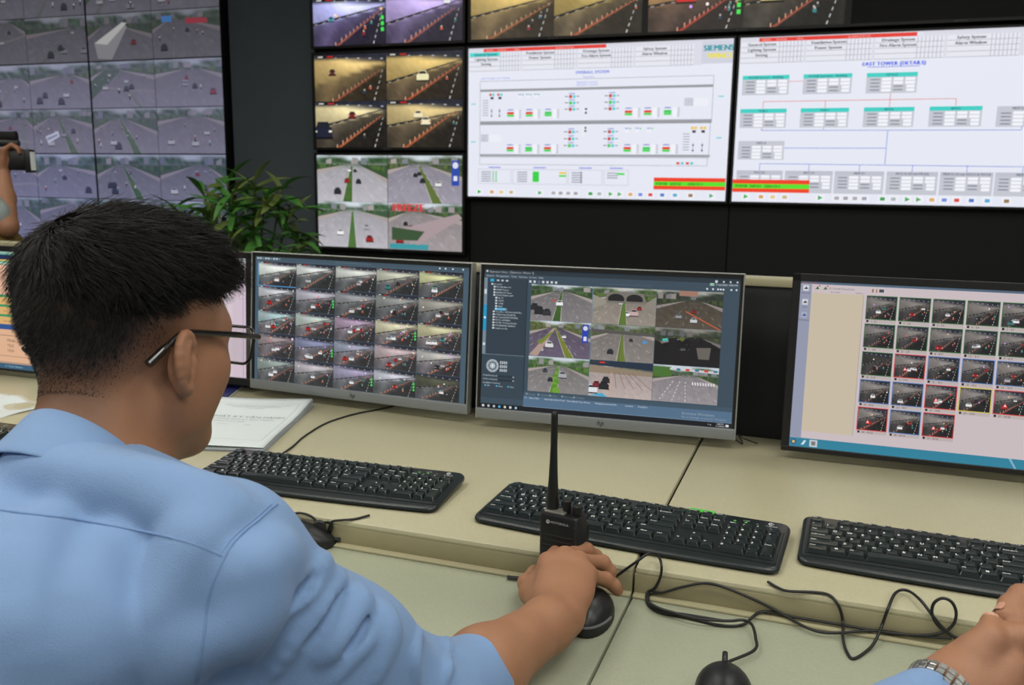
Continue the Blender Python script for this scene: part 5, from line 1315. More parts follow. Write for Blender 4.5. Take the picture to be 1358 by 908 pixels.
def head_axes(az_, pitch, roll=0.0):
    """facing azimuth (0 = +y, positive to +x), pitch down"""
    ca, sa, cp, sp = math.cos(az_), math.sin(az_), math.cos(pitch), math.sin(pitch)
    f = np.array([sa * cp, ca * cp, -sp]); r = np.array([ca, -sa, 0.0]); u = np.cross(r, f)
    r2 = r * math.cos(roll) - u * math.sin(roll); u2 = u * math.cos(roll) + r * math.sin(roll)
    return np.array([r2, f, u2])
def add_head(V, HC, AX, neck_base, sc=1.0):
    def W(r, f, u): return HC + sc * (r * AX[0] + f * AX[1] + u * AX[2])
    def E(c, rad, k=.02, op='u', tilt=None): V.ell(W(*c), np.array(rad) * sc, AX if tilt is None else tilt, k, op)
    def Cc(a, b, ra, rb=None, k=.02, op='u'): V.cap(W(*a), W(*b), ra * sc, (ra if rb is None else rb) * sc, k, op)
    E((0, -.008, .022), (.074, .093, .082)); E((0, .034, .004), (.064, .060, .070), .03)
    E((0, .040, -.048), (.056, .050, .062), .03)
    for s in (-1, 1):
        Cc((s * .052, .006, -.062), (s * .030, .058, -.098), .016, .016, .03)
        Cc((s * .030, .058, -.098), (0, .076, -.104), .016, .017, .02)
        E((s * .046, .054, -.030), (.020, .022, .018), .03)
        E((s * .052, .03, -.055), (.014, .028, .03), .03)
    Cc((-.040, .076, .012), (.040, .076, .012), .011, None, .02)
    for s in (-1, 1):
        E((s * .031, .094, -.006), (.015, .013, .011), .014, 's'); E((s * .031, .078, -.007), (.0135, .0115, .0095), .004)
    Cc((0, .086, -.004), (0, .104, -.036), .0075, .0105, .014)
    for s in (-1, 1): E((s * .011, .096, -.040), (.0078, .008, .0065), .006)
    E((0, .088, -.066), (.026, .012, .014), .014)
    Cc((-.018, .0925, -.062), (.018, .0925, -.062), .0045, None, .006); Cc((-.016, .0925, -.071), (.016, .0925, -.071), .0055, None, .006)
    Cc((-.021, .1005, -.0665), (.021, .1005, -.0665), .0022, None, .004, 's')
    # neck
    nb = np.array(neck_base, float)
    V.cap(W(0, -.022, -.048), nb, .048 * sc, .050 * sc, .03); V.cap(W(0, -.002, -.075), nb + AX[1] * np.array([1, 1, 0]) * .045 + np.array([0, 0, -.02]), .045 * sc, .05 * sc, .03)
    # ears
    for s in (-1, 1):
        c = np.array((s * .0735, -.004, -.022)); out = np.array((s * 1.0, -.45, 0)); out /= np.linalg.norm(out)
        def ep(a, rx, ry, lift): # point on the ear ellipse, tilted back a little
            f = math.cos(a) * rx; u = math.sin(a) * ry; f2 = f * math.cos(.18) - u * math.sin(.18); u2 = f * math.sin(.18) + u * math.cos(.18)
            back = np.clip(-f / rx, -1, 1) * .5 + .5
            return tuple(c + np.array((s * (.004 + lift + .012 * back), f2, u2)))
        V_e = [ep(a, .0150, .0255, 0) for a in np.linspace(math.radians(18), math.radians(262), 13)]
        for a_, b_ in zip(V_e[:-1], V_e[1:]): Cc(a_, b_, .0038, None, .004)
        E(tuple(c + np.array((s * .006, -.004, -.002))), (.006, .0140, .022), .006)
        E(tuple(c + np.array((s * .0075, .003, -.023))), (.0055, .0085, .010), .008)     # lobe
        E(tuple(c + np.array((s * .017, .002, .001))), (.0085, .0078, .0145), .004, 's')  # concha
        Cc(tuple(c + np.array((s * .008, .009, .0))), tuple(c + np.array((s * .009, .008, -.012))), .0042, None, .006)  # tragus
        V_a = [ep(a, .0088, .0165, .003) for a in np.linspace(math.radians(60), math.radians(230), 8)]
        for a_, b_ in zip(V_a[:-1], V_a[1:]): Cc(a_, b_, .0026, None, .004)
    return W

def hand_prims(V, wrist, mcp, fingers, thumb, bk=1.0, tw=True):
    """mcp: 4 knuckles (index..little), fingers: list of [pip, dip, tip]; thumb: [base, mcp, ip, tip]"""
    wrist = np.array(wrist, float); mcp = [np.array(p, float) for p in mcp]
    across = vnorm(mcp[0] - mcp[3]); fwd = vnorm(sum(mcp) / 4 - wrist); nrm = vnorm(np.cross(across, fwd)); across = vnorm(np.cross(fwd, nrm))
    w0 = wrist + across * .011; w1 = wrist - across * .011
    for i, p in enumerate(mcp):
        w = w0 + (w1 - w0) * i / 3; V.cap(w, p, 0.0150 * bk, (.0118 - .0006 * i) * bk, 0.018 * bk * bk)
    V.ell((wrist + sum(mcp) / 4) / 2, (.034 * bk, .040, .0135 * bk), np.array([across, fwd, nrm]), .015)
    for a, b in zip(mcp[:-1], mcp[1:]): V.cap(a * .9 + wrist * .1, b * .9 + wrist * .1, .010, None, .012)
    for i, q in enumerate(mcp): V.ell(q + nrm * (.002 if nrm[2] > 0 else -.002), (.0098, .0098, .0098), None, .006)
    R = [(.0102, .0098, .0091, .0082), (.0106, .0102, .0094, .0084), (.0102, .0098, .0090, .0081), (.0092, .0088, .0082, .0074)]
    for i, fg in enumerate(fingers):
        pts = [mcp[i]] + [np.array(p, float) for p in fg]; V.chain(pts, R[i], .0045)
        V.ell(pts[1], (.0108 - .0006 * i,) * 3, None, .004)
    V.chain([np.array(p, float) for p in thumb], (.0165 * bk, .0130, .0106, .0088), .012 * bk); 
    if tw: V.cap((np.array(thumb[1]) * .6 + mcp[0] * .4), (np.array(thumb[0]) * .5 + wrist * .5), .010, .014, .016)
def nail(parent, tip, pip, normal, r=.0065):
    tip, pip, normal = np.array(tip), np.array(pip), vnorm(np.array(normal)); d = vnorm(tip - pip); normal = vnorm(normal - d * (normal @ d)); s = np.cross(d, normal)
    V_ = []; F_ = []
    for j in range(6):
        for i in range(7):
            a = (i / 6 - .5) * 1.7; l = (j / 5 - .5) * .0115; rr = r + .0009
            ww = 1 - .3 * abs(j / 5 - .5) ** 2 * 4 * .5
            V_.append(tip + d * (l + .001) + s * math.sin(a * ww) * rr + normal * (math.cos(a * ww) * rr))
    for j in range(5):
        for i in range(6): q = j * 7 + i; F_.append([q, q + 1, q + 8, q + 7])
    raw_obj('fingernail', V_, F_, m_nail, parent, smooth=True)

def skin_object(V, h, name, parent, HC=None, AX=None, W=None, lo=None, hi=None, fade=True):
    vv, ff = surface_nets(V, h, lo, hi); me = np_mesh(name, vv, ff)
    at = me.attributes.new('stubble', 'FLOAT', 'POINT'); st = np.zeros(len(vv), np.float32)
    if HC is not None and fade:
        L = (vv - HC) @ AX.T; r, f, u = L[:, 0], L[:, 1], L[:, 2]; ss = lambda a, b, x: (lambda t: t * t * (3 - 2 * t))(np.clip((x - a) / (b - a), 0, 1))
        # hairline: low at the nape, above the ear at the side, up to the temple in front
        hl = np.where(f < -.03, -.098 + ss(-.07, -.03, f) * .045, -.053 + ss(-.03, .02, f) * .05 + ss(.035, .07, f) * .06)
        s_ = ss(hl - .016, hl + .095, u) ** .8 * .95; s_ *= 1 - ss(.055, .075, f)
        ear = (np.abs(r) > .0765) & (f > -.032) & (f < .03) & (u < .02) & (u > -.06); s_[ear] = 0
        s_[np.linalg.norm(L, axis=1) > .16] = 0
        brow = np.exp(-((np.abs(r) - .031) / .017) ** 4 - ((u - .013 + .12 * (np.abs(r) - .031) ** 2 / .02) / .0042) ** 2) * (f > .06); s_ = np.maximum(s_, brow * .9)
        st[:] = s_
    at.data.foreach_set('value', st)
    return mesh_obj(name, me, m_skin, parent, smooth=True)

def strands(roots, dirs, lens, r, nseg, droop, rng, curl=.3, grav=np.array([0, 0, -1.0])):
    """tapered three sided hair strands as one mesh (numpy)"""
    n = len(roots); P = roots.copy(); D = dirs.copy(); rings = []
    up = rng.normal(0, 1, (n, 3)); 
    for s in range(nseg + 1):
        t = s / nseg; rad = r * (1 - .8 * t ** 1.5)
        a = np.cross(D, up); a /= np.linalg.norm(a, axis=1)[:, None] + 1e-9; b = np.cross(D, a)
        rr = (rad * np.ones(n))[:, None]
        rings.append(np.stack([P + a * rr, P - a * rr * .5 + b * rr * .87, P - a * rr * .5 - b * rr * .87], 1))
        P = P + D * (lens / nseg)[:, None]; D = D + grav * droop[:, None] / nseg + rng.normal(0, curl / nseg, (n, 3)); D /= np.linalg.norm(D, axis=1)[:, None]
    V_ = np.stack(rings, 1).reshape(-1, 3); base = np.arange(n)[:, None] * (nseg + 1) * 3; F_ = []
    for s in range(nseg):
        for k in range(3):
            k2 = (k + 1) % 3; F_.append(np.concatenate([base + s * 3 + k, base + s * 3 + k2, base + (s + 1) * 3 + k2, base + (s + 1) * 3 + k], 1))
    return V_, np.concatenate(F_)
# ------------------------------------------------------------------ the man in glasses
HC = np.array([-.626, .662, 1.115]); HAX = head_axes(math.radians(6), math.radians(11), math.radians(-1))
NB = np.array([-.612, .572, .985])
man = empty('person', (-.66, .33, 0), 0, 'man in glasses and light blue shirt seen from behind, hand on a mouse', 'person')
man_loc = np.array([-.66, .33, 0.0])
def local(V_): return V_
body = Vol()
W = add_head(body, HC, HAX, NB)
SHR, SHL = np.array([-.452, .578, .936]), np.array([-.795, .575, .925])
ELR, ELL = az(566, 948, .756), np.array([-.98, .70, .76])
WRR, WRL = az(742, 816, .762), np.array([-1.03, .93, .758])
PEL = np.array([-.655, .30, .55])
def torso(V, g=0.0):
    V.ell((-.64, .455, .79), (.150 + g, .105 + g, .20 + g), k=.04)
    V.ell((-.635, .50, .885), (.165 + g, .092 + g, .105 + g), k=.05)
    V.ell(tuple(PEL), (.165 + g, .12 + g, .12 + g), k=.06); V.cap((-.645, .38, .68), (-.65, .32, .58), .125 + g, .13 + g, k=.05)
    V.cap(tuple(SHR + (-.01, -.005, 0)), tuple(SHL + (.01, -.005, 0)), .052 + g, None, .04)
    V.cap((-.60, .575, .985), tuple(SHR + (-.02, 0, .012)), .042 + g, .045 + g, .03); V.cap((-.64, .575, .972), tuple(SHL + (.02, 0, .012)), .042 + g, .045 + g, .03)
torso(body, 0)
body.cap(SHR, ELR, .047, .038, .03); body.cap(SHL, ELL, .047, .038, .03)
body.chain([ELR, ELR * .62 + WRR * .38 + np.array([0, 0, .004]), WRR * .9 + ELR * .1, WRR], (.040, .041, .0285, .0225), .02)
body.chain([ELL, ELL * .6 + WRL * .4, WRL], (.038, .039, .026), .02)
MCP = [az(726, 745, .779), az(749, 737, .786), az(768, 744, .784), az(780, 762, .775)]
FNG = [[az(744, 725, .776), az(752, 727, .764), az(756, 730, .752)],
       [az(777, 730, .777), az(790, 738, .764), az(795, 748, .750)],
       [az(799, 746, .769), az(808, 757, .757), az(809, 768, .744)],
       [az(803, 768, .760), az(814, 776, .750), az(819, 783, .741)]]
THB = [az(718, 800, .752), az(704, 786, .745), az(699, 773, .739), az(708, 757, .735)]
hand_prims(body, WRR, MCP, FNG, THB)
# left hand, resting on the desk out of view behind the shoulder
lm = [WRL + np.array(v) for v in ((.03, .085, .01), (.01, .092, .014), (-.012, .088, .012), (-.032, .076, .006))]
hand_prims(body, WRL, lm, [[m_ + np.array((0, .035, -.002)), m_ + np.array((0, .055, -.014)), m_ + np.array((0, .068, -.026))] for m_ in lm], [WRL + np.array((.02, .02, -.008)), WRL + np.array((.045, .05, -.012)), WRL + np.array((.052, .078, -.018)), WRL + np.array((.05, .1, -.022))])
skin_object(body, .0026, 'body', man, HC, HAX, lo=None, hi=None)
for ti in (1, 2, 3): nail(man, FNG[ti][2], FNG[ti][1], (0.1, .6, .5), .0068)

rw = np.random.default_rng(3); wv = [(rw.normal(0, 1, 3) * f_, rw.uniform(0, 6.28), a_) for f_, a_ in ((22, .0014), (30, .0012), (44, .0007), (60, .0005), (75, .0004))]
def creases(P):
    o = np.zeros(len(P))
    for k_, ph, a_ in wv: o += a_ * np.sin(P @ k_ + ph)
    return o
# shirt: looser than the body, short sleeves to the elbow, creased at the elbow and armpit
shirt = Vol(); torso(shirt, .014); shirt.ell(NB + np.array((0, -.004, -.030)), (.100, .080, .055), k=.03)
CUFF = ELR * .74 + WRR * .26; dC = vnorm(WRR - ELR)
shirt.cap(SHR + (-.004, -.004, .0), SHR * .45 + ELR * .55 + np.array((0, 0, .004)), .062, .056, .035)
shirt.chain([SHR * .45 + ELR * .55 + np.array((0, 0, .004)), ELR + np.array((.0, .004, .006)), CUFF + dC * .03], (.056, .052, .046), .03)
shirt.cap(SHL, SHL * .4 + ELL * .6, .062, .058, .035); shirt.chain([SHL * .4 + ELL * .6, ELL, ELL * .7 + WRL * .3], (.058, .053, .047), .03)
shirt.cap((-.55, .47, .78), (-.43, .60, .80), .075, .060, .05); shirt.cap((-.50, .42, .68), (-.46, .52, .70), .07, .06, .05)
SB = Vol(); SB.ops = list(shirt.ops)
def fold(pts, r, k=.016, sink=.004, op='u'):
    P = [march(SB, *p) for p in pts]; P = [p for p in P if p is not None]
    if len(P) < 2: return
    P = spline(P, 3); n = len(P); dr = [ray(CX, CY)] * n
    P = [p + vnorm(p - CAM_O) * (r - sink) * (1 if op == 'u' else -1) for p in P] if op == 'u' else [p - vnorm(p - CAM_O) * (r * .45) for p in P]
    rs = [r * (.55 + .45 * math.sin(math.pi * (i + .3) / (n + .0))) for i in range(n)]
    for i in range(n - 1): shirt.cap(P[i], P[i + 1], rs[i], rs[i + 1], k, op)
FOLDS = [([(452, 757), (430, 800), (392, 850), (352, 905)], .0060, .002, .008), ([(478, 786), (470, 815), (446, 850), (424, 872)], .0070, .003, .010), ([(505, 803), (490, 846), (466, 874), (440, 905)], .0050, .002, .006),
         ([(512, 812), (512, 850), (500, 900)], .0060, .0025, .009), ([(556, 838), (548, 870), (552, 904)], .0045, .0018, .007), ([(432, 740), (398, 785), (350, 812), (318, 850)], .0080, .003, .012),
         ([(385, 770), (352, 830), (330, 870)], .0060, .0025, .009), ([(592, 848), (596, 880), (590, 905)], .004, .0015, .006)]
for pts, r, s_, k_ in FOLDS: fold(pts, r, k_, s_)
for pts, r, s_, k_ in [([(462, 775), (440, 812), (408, 855)], .004, -.0005, .006), ([(490, 800), (480, 835), (458, 862)], .004, -.0005, .006), ([(420, 765), (380, 800), (345, 838)], .005, -.0005, .008)]: fold(pts, r, k_, s_, 's')
SOFT = [([(40, 610), (120, 640), (205, 655)], .016, .0025), ([(180, 640), (240, 670), (300, 690)], .014, .002), ([(280, 700), (255, 740), (225, 800), (215, 870)], .014, .0022), ([(300, 790), (330, 760), (372, 740)], .012, .003),
        ([(262, 830), (240, 860), (220, 905)], .012, .003), ([(60, 700), (40, 780), (50, 860)], .018, .0022), ([(150, 730), (120, 800), (130, 880)], .016, .002), ([(290, 850), (320, 815), (352, 792)], .010, .003)]
for pts, r, s_ in SOFT: fold(pts, r, .03, s_)
# openings: neck and cuffs
shirt.cap(NB + np.array((0, .018, .03)), W(0, -.02, -.06), .050, .056, .006, 's')
shirt.plane(CUFF + dC * .022, dC + np.array((0, 0, -.12)), .004)
shirt.chain([CUFF - dC * .02, CUFF + dC * .06], (.0405, .0415), .003, 's')
dL = vnorm(WRL - ELL)
shirt.cap(ELL + dL * .03, ELL + dL * .16, .041, .041, .003, 's')
sv, sf = surface_nets(shirt, .003, extra=creases)
mesh_obj('shirt', np_mesh('shirt', sv, sf), m_shirt, man, smooth=True)
# seams laid on the cloth
def seam(pts, r=.0011, lift=-.0009, flat=.6, name='seam'):
    P = [march(shirt, *p, back=-lift, extra=creases) for p in pts]; P = [p for p in P if p is not None]
    if len(P) < 3: return
    P = spline(P, 4); P = [march(shirt, *to_px(p), back=-lift, extra=creases) for p in P]; P = [p for p in P if p is not None]
    b = MB(); b.tube([tuple(p) for p in P], r, 6); b.build(name, m_seam, man, smooth=60)
seam([(0, 676), (30, 680), (64, 684), (110, 690), (171, 701), (215, 710), (256, 721), (295, 737)])
seam([(368, 668), (355, 678), (342, 690), (328, 701), (316, 712), (306, 724), (299, 738), (289, 758), (282, 775), (276, 798), (273, 822), (269, 850), (264, 884), (262, 905)])
seam([(360, 668), (335, 690), (309, 712), (292, 736)], .0007)
# collar: stand and fall, wrapped round the neck
def collar():
    V_ = []; F_ = []; n = 48
    c0 = NB + np.array((0, .014, .012)); axis = vnorm(W(0, -.02, -.06) - NB)
    xr = np.array((1.0, 0, 0)); yr = np.cross(axis, xr); yr = vnorm(yr) 
    prof = [(.0575, -.012), (.0565, .012), (.0560, .036), (.0590, .041), (.0625, .037), (.0680, .022), (.0755, .004), (.080, -.008), (.077, -.010), (.069, .004), (.061, .018)]
    for i in range(n + 1):
        a = math.radians(-90 + 18 + (324) * i / n) + math.pi  # opening at the front
        a = math.radians(90 + 16 + 328 * i / n)
        back = .5 - .5 * math.sin(a); front = 1 - back
        for k, (r_, z_) in enumerate(prof):
            zz = z_ * (1 - .25 * front) - .030 * front; rr = r_ * (1 + .04 * front)
            if k >= 6 and k <= 8: rr += .010 * front; zz -= .010 * front ** 3
            V_.append(c0 + xr * math.cos(a) * rr + yr * math.sin(a) * rr * .98 + axis * zz)
    m_ = len(prof)
    for i in range(n):
        for k in range(m_): k2 = (k + 1) % m_; F_.append([i * m_ + k, (i + 1) * m_ + k, (i + 1) * m_ + k2, i * m_ + k2])
    F_.append(list(range(m_))); F_.append([n * m_ + k for k in range(m_)][::-1])
    o = raw_obj('collar', V_, F_, m_shirt, man, smooth=True)
    md = o.modifiers.new('soft', 'SUBSURF'); md.levels = 1; md.render_levels = 2
collar()
# trousers (under the desk)
tr = Vol(); tr.ell(tuple(PEL + (0, .0, -.03)), (.18, .14, .12), k=.05)
for s in (-1, 1):
    hip = PEL + np.array((s * .09, .04, -.04)); kn = PEL + np.array((s * .12, .46, -.03)); an = np.array((kn[0], kn[1] + .02, .11))
    tr.cap(hip, kn, .088, .062, .04); tr.cap(kn, an, .06, .045, .03)
tv, tf = surface_nets(tr, .01); mesh_obj('trousers', np_mesh('trousers', tv, tf), m_trouser, man, smooth=True)
for s in (-1, 1):
    sh = Vol(); kx = PEL[0] + s * .12; sh.chain([(kx, .76, .06), (kx, .80, .05), (kx, .92, .035)], (.045, .045, .034), .02); sh.plane((0, 0, .008), (0, 0, -1), .003)
    v_, f_ = surface_nets(sh, .008); mesh_obj('shoe', np_mesh('shoe', v_, f_), mat('black_shoe', (18, 18, 20), .35), man, smooth=True)
# eyes
for s in (-1, 1):
    e = MB(); c = W(s * .031, .0795, -.008)
    v_, f_ = [], []
    for j in range(9):
        for i in range(12): th, ph = math.pi * j / 8, 2 * math.pi * i / 12; v_.append(c + .0115 * (math.sin(th) * math.cos(ph) * HAX[0] + math.cos(th) * HAX[1] + math.sin(th) * math.sin(ph) * HAX[2]))
    for j in range(8):
        for i in range(12): f_.append([j * 12 + i, j * 12 + (i + 1) % 12, (j + 1) * 12 + (i + 1) % 12, (j + 1) * 12 + i])
    raw_obj('eye', v_, f_, [m_eye, m_iris], man, [1 if k < 24 else 0 for k in range(len(f_))], smooth=True)

# ---- hair
def make_hair(parent, HC, AX, seed, n_top=15000, n_side=11000, h=.003):
    hv = Vol()
    def Wl(r, f, u): return HC + r * AX[0] + f * AX[1] + u * AX[2]
    hv.ell(Wl(0, -.010, .050), (.0765, .085, .067), AX, .02); hv.ell(Wl(0, .040, .070), (.064, .056, .038), AX, .03); hv.ell(Wl(0, -.042, .030), (.061, .046, .056), AX, .03)
    v_, f_ = surface_nets(hv, h); cap = mesh_obj('hair', np_mesh('hair', v_, f_), m_haircap, parent, smooth=True)
    rg = np.random.default_rng(seed)
    # roots over the cap
    th = np.arccos(1 - rg.uniform(0, 1, n_top * 3) * 1.75); ph = rg.uniform(0, 2 * math.pi, n_top * 3)
    d = np.stack([np.sin(th) * np.cos(ph), np.sin(th) * np.sin(ph), np.cos(th)], 1)
    c = np.array((0, -.015, .050)); L = d * np.array((.080, .105, .068)) + c
    Wd = HC + L @ AX; sd = hv.ev(Wd); nrm = vnorm(np.ones(3)) * 0
    eps = 1e-3; G = np.stack([hv.ev(Wd + eps * np.eye(3)[i]) - hv.ev(Wd - eps * np.eye(3)[i]) for i in range(3)], 1); G /= np.linalg.norm(G, axis=1)[:, None] + 1e-9
    for _ in range(3): Wd = Wd - G * hv.ev(Wd)[:, None]
    Ll = (Wd - HC) @ AX.T
    keep = (Ll[:, 2] > np.where(Ll[:, 1] > -.01, .018, -.045)) & (body_ref.ev(Wd) > -.002); Wd, G, Ll = Wd[keep][:n_top], G[keep][:n_top], Ll[keep][:n_top]
    whorl = np.array((-.012, -.070, .098)); fl = Ll - whorl; Gl = G @ AX.T
    fl -= Gl * (fl * Gl).sum(1)[:, None]; fl /= np.linalg.norm(fl, axis=1)[:, None] + 1e-9
    sw = np.cross(Gl, fl); dist_ = np.linalg.norm(Ll - whorl, axis=1)
    cl = np.sin(Ll[:, 0] * 150 + np.sin(Ll[:, 1] * 60) * 2.4) * .30 + np.sin(Ll[:, 1] * 120 + Ll[:, 2] * 90 + 3 * np.sin(Ll[:, 0] * 70)) * .26
    fwd = np.array((0.15, 1.0, 0)); top = np.clip((Ll[:, 2] - .03) / .05, 0, 1)[:, None]
    D = fl * .8 + sw * (.28 + cl)[:, None] + Gl * (.20 + .14 * rg.random(len(Ll)) + .05 * (dist_ < .03))[:, None] + fwd * .42 * top + rg.normal(0, .10, Ll.shape)
    D -= Gl * np.minimum(0, (D * Gl).sum(1) - .10)[:, None]
    D /= np.linalg.norm(D, axis=1)[:, None]
    lens = (.011 + .019 * top[:, 0] + .006 * np.clip((Ll[:, 2] + .01) / .04, 0, 1)) * rg.uniform(.6, 1.25, len(Ll)); front = (Ll[:, 1] > .055) & (Ll[:, 2] > .03); lens[front] *= 1.15; lens *= 1 + .35 * cl; lens *= np.clip(.55 + dist_ / .05, .55, 1)
    Dw = D @ AX; S1 = strands(Wd - G * .0015, Dw, lens, .00042, 5, np.full(len(Ll), .45) + .5 * front, rg, .5)
    # short clipped hair below the cap, on the skull
    th = rg.uniform(.30, .95, n_side * 3) * math.pi; ph = rg.uniform(0, 2 * math.pi, n_side * 3)
    d = np.stack([np.sin(th) * np.cos(ph), np.sin(th) * np.sin(ph), np.cos(th)], 1); Wd = HC + (d * np.array((.074, .093, .09)) + np.array((0, -.008, .012))) @ AX
    for _ in range(4):
        G = np.stack([body_ref.ev(Wd + eps * np.eye(3)[i]) - body_ref.ev(Wd - eps * np.eye(3)[i]) for i in range(3)], 1); G /= np.linalg.norm(G, axis=1)[:, None] + 1e-9; Wd = Wd - G * body_ref.ev(Wd)[:, None]
    Ll = (Wd - HC) @ AX.T; r, f, u = Ll.T
    ss = lambda a, b, x: (lambda t: t * t * (3 - 2 * t))(np.clip((x - a) / (b - a), 0, 1))
    hl = np.where(f < -.03, -.098 + ss(-.07, -.03, f) * .045, -.053 + ss(-.03, .02, f) * .05 + ss(.035, .07, f) * .06)
    pr_ = ss(hl - .004, hl + .12, u) * (f < .068) * (u < .06); ear = (np.abs(r) > .072) & (f > -.034) & (f < .022) & (u < .018); pr_[ear] = 0
    kp = rg.random(len(Ll)) < pr_; Wd, G, Ll, pr_ = Wd[kp][:n_side], G[kp][:n_side], Ll[kp][:n_side], pr_[kp][:n_side]
    D = G * .45 - AX[2] * .8 - AX[1] * .2 + rg.normal(0, .2, G.shape); D /= np.linalg.norm(D, axis=1)[:, None]
    S2 = strands(Wd - G * .0006, D, .0018 + .0085 * pr_ ** 2.2 * rg.uniform(.6, 1.2, len(Ll)), .00026, 3, np.full(len(Ll), .3), rg, .4)
    for nm, S_ in (('hair_strands', S1), ('clipped_hair', S2)):
        o = mesh_obj(nm, np_mesh(nm, *S_), m_hair, cap); o['kind'] = 'stuff'
    return cap
body_ref = Vol(); add_head(body_ref, HC, HAX, NB)
make_hair(man, HC, HAX, 11)

# ---- glasses, worn: a thing of their own
m_frame = mat('black_acetate', (18, 16, 15), .22, spec=.6, coat=.3)
def glasses(HC, AX):
    def Wl(r, f, u): return HC + r * AX[0] + f * AX[1] + u * AX[2]
    o0 = Wl(0, .1, 0)
    t = empty('glasses', tuple(o0), 0, 'thin black framed glasses worn by the man in the light blue shirt', 'glasses')
    L = lambda p: tuple(np.array(p) - o0)
    uz = -.006; fz = .112
    for s in (-1, 1):
        cx = s * .0345
        pts = [Wl(cx + p[0], fz - .0022 * (abs(cx + p[0]) / .06) ** 2 * 3 + p[1] * .10, uz + p[1]) for p in rrect(.056, .038, .012, 5)]
        b = MB(); b.tube([L(p) for p in pts], .0017, 6, closed=True); b.build('rim', m_frame, t, smooth=60)
        lv = [L(p) for p in pts] + [L(p - AX[1] * .0016) for p in pts]; n = len(pts)
        lf = [list(range(n)), list(range(n, 2 * n))[::-1]] + [[i, n + i, n + (i + 1) % n, (i + 1) % n] for i in range(n)]
        raw_obj('lens', lv, lf, m_lens, t)
        hinge = Wl(s * .0665, fz - .004, uz + .010); ear = Wl(s * .0795, -.006, uz + .010)
        path = spline([hinge, Wl(s * .0730, .07, uz + .011), Wl(s * .0770, .03, uz + .011), ear, Wl(s * .0812, -.022, uz + .001), Wl(s * .0808, -.036, uz - .011), Wl(s * .0800, -.045, uz - .019)], 4)
        b = MB(); b.tube([L(p) for p in path], [.0030] * 10 + [.0029] * (len(path) - 17) + [.0040] * 7, 8); b.build('temple', m_frame, t, smooth=60)
        MB().tube([L(Wl(cx + s * .0275, fz - .001, uz + .011)), L(hinge), L(Wl(s * .0670, fz - .008, uz + .010))], .0026, 8).build('hinge', m_frame, t, smooth=60)
        MB().tube([L(Wl(s * .009, fz - .001, uz - .004)), L(Wl(s * .0085, fz - .007, uz - .008))], .0016, 6).build('nose_pad', m_frame, t)
    MB().tube([L(p) for p in spline([Wl(-.0075, fz, uz + .005), Wl(0, fz + .003, uz + .008), Wl(.0075, fz, uz + .005)], 4)], .0013, 6).build('bridge', m_frame, t, smooth=60)
m_lens = bpy.data.materials.new('lens_glass'); m_lens.use_nodes = True; b_ = m_lens.node_tree.nodes['Principled BSDF']
b_.inputs['Base Color'].default_value = (.8, .85, .88, 1); b_.inputs['Alpha'].default_value = .10; b_.inputs['Roughness'].default_value = .03
glasses(HC, HAX)
for ch in man.children: ch.location = tuple(-man_loc)
# ------------------------------------------------------------------ shared helpers for the two other people
def finish(root, loc):
    for ch in root.children: ch.location = tuple(-np.array(loc))
def simple_hair(parent, HC, AX, h=.005):
    hv = Vol()
    for c, r in (((0, -.016, .050), (.0795, .095, .062)), ((0, .038, .070), (.064, .056, .038)), ((0, -.056, .020), (.068, .050, .070))):
        hv.ell(HC + c[0] * AX[0] + c[1] * AX[1] + c[2] * AX[2], r, AX, .03)
    v_, f_ = surface_nets(hv, h); return mesh_obj('hair', np_mesh('hair', v_, f_), m_hair, parent, smooth=True)

# ---- the colleague at the lower right: only the hands, a watch and the sleeve edges are in view
P2 = (.37, .33, 0.0)
mate = empty('person', P2, 0, 'person in light blue long sleeves with clasped hands at the lower right corner', 'person')
b2 = Vol(); HC2 = np.array([.375, .47, 1.19]); AX2 = head_axes(math.radians(-12), math.radians(14)); NB2 = np.array([.37, .395, 1.04])
W2 = add_head(b2, HC2, AX2, NB2)
SA, SB_ = np.array([.215, .40, .975]), np.array([.53, .40, .975])
EA, EB = np.array([.055, .655, .800]), np.array([.50, .64, .80])
WA, WB = az(1243, 918, .842), az(1418, 872, .862)
for V, g in ((b2, 0.0),):
    V.ell((.37, .33, .82), (.15, .10, .20), k=.04); V.ell((.37, .31, .56), (.165, .12, .12), k=.06); V.cap(SA, SB_, .052, None, .04)
b2.cap(SA, EA, .046, .036, .03); b2.cap(SB_, EB, .046, .036, .03); b2.chain([EA, EA * .5 + WA * .5, WA], (.037, .035, .0215), .02); b2.chain([EB, EB * .5 + WB * .5, WB], (.037, .035, .0215), .02)
mA = [az(1333, 842, .870), az(1343, 862, .864), az(1343, 886, .856), az(1336, 906, .846)]
fA = [[az(1358, 838, .862), az(1372, 852, .850), az(1366, 868, .844)], [az(1368, 858, .856), az(1380, 874, .846), az(1372, 888, .840)], [az(1368, 886, .848), az(1376, 902, .838), az(1368, 914, .834)], [az(1360, 910, .838), az(1366, 924, .830), az(1358, 934, .826)]]
tA = [az(1282, 892, .852), az(1298, 862, .868), az(1313, 846, .878), az(1314, 824, .884)]
hand_prims(b2, WA, mA, fA, tA, .84, False)
mB = [az(1378, 792, .886), az(1388, 806, .882), az(1396, 824, .876), az(1402, 844, .868)]
fB = [[az(1354, 790, .884), az(1338, 802, .878), az(1330, 815, .874)], [az(1362, 806, .878), az(1350, 822, .872), az(1348, 834, .866)], [az(1370, 826, .872), az(1360, 842, .864), az(1358, 854, .858)], [az(1378, 846, .864), az(1370, 860, .856), az(1368, 872, .850)]]
tB = [az(1400, 860, .868), az(1376, 852, .872), az(1358, 846, .876), az(1344, 844, .878)]
hand_prims(b2, WB, mB, fB, tB, .84, False)
skin_object(b2, .0032, 'body', mate, HC2, AX2)
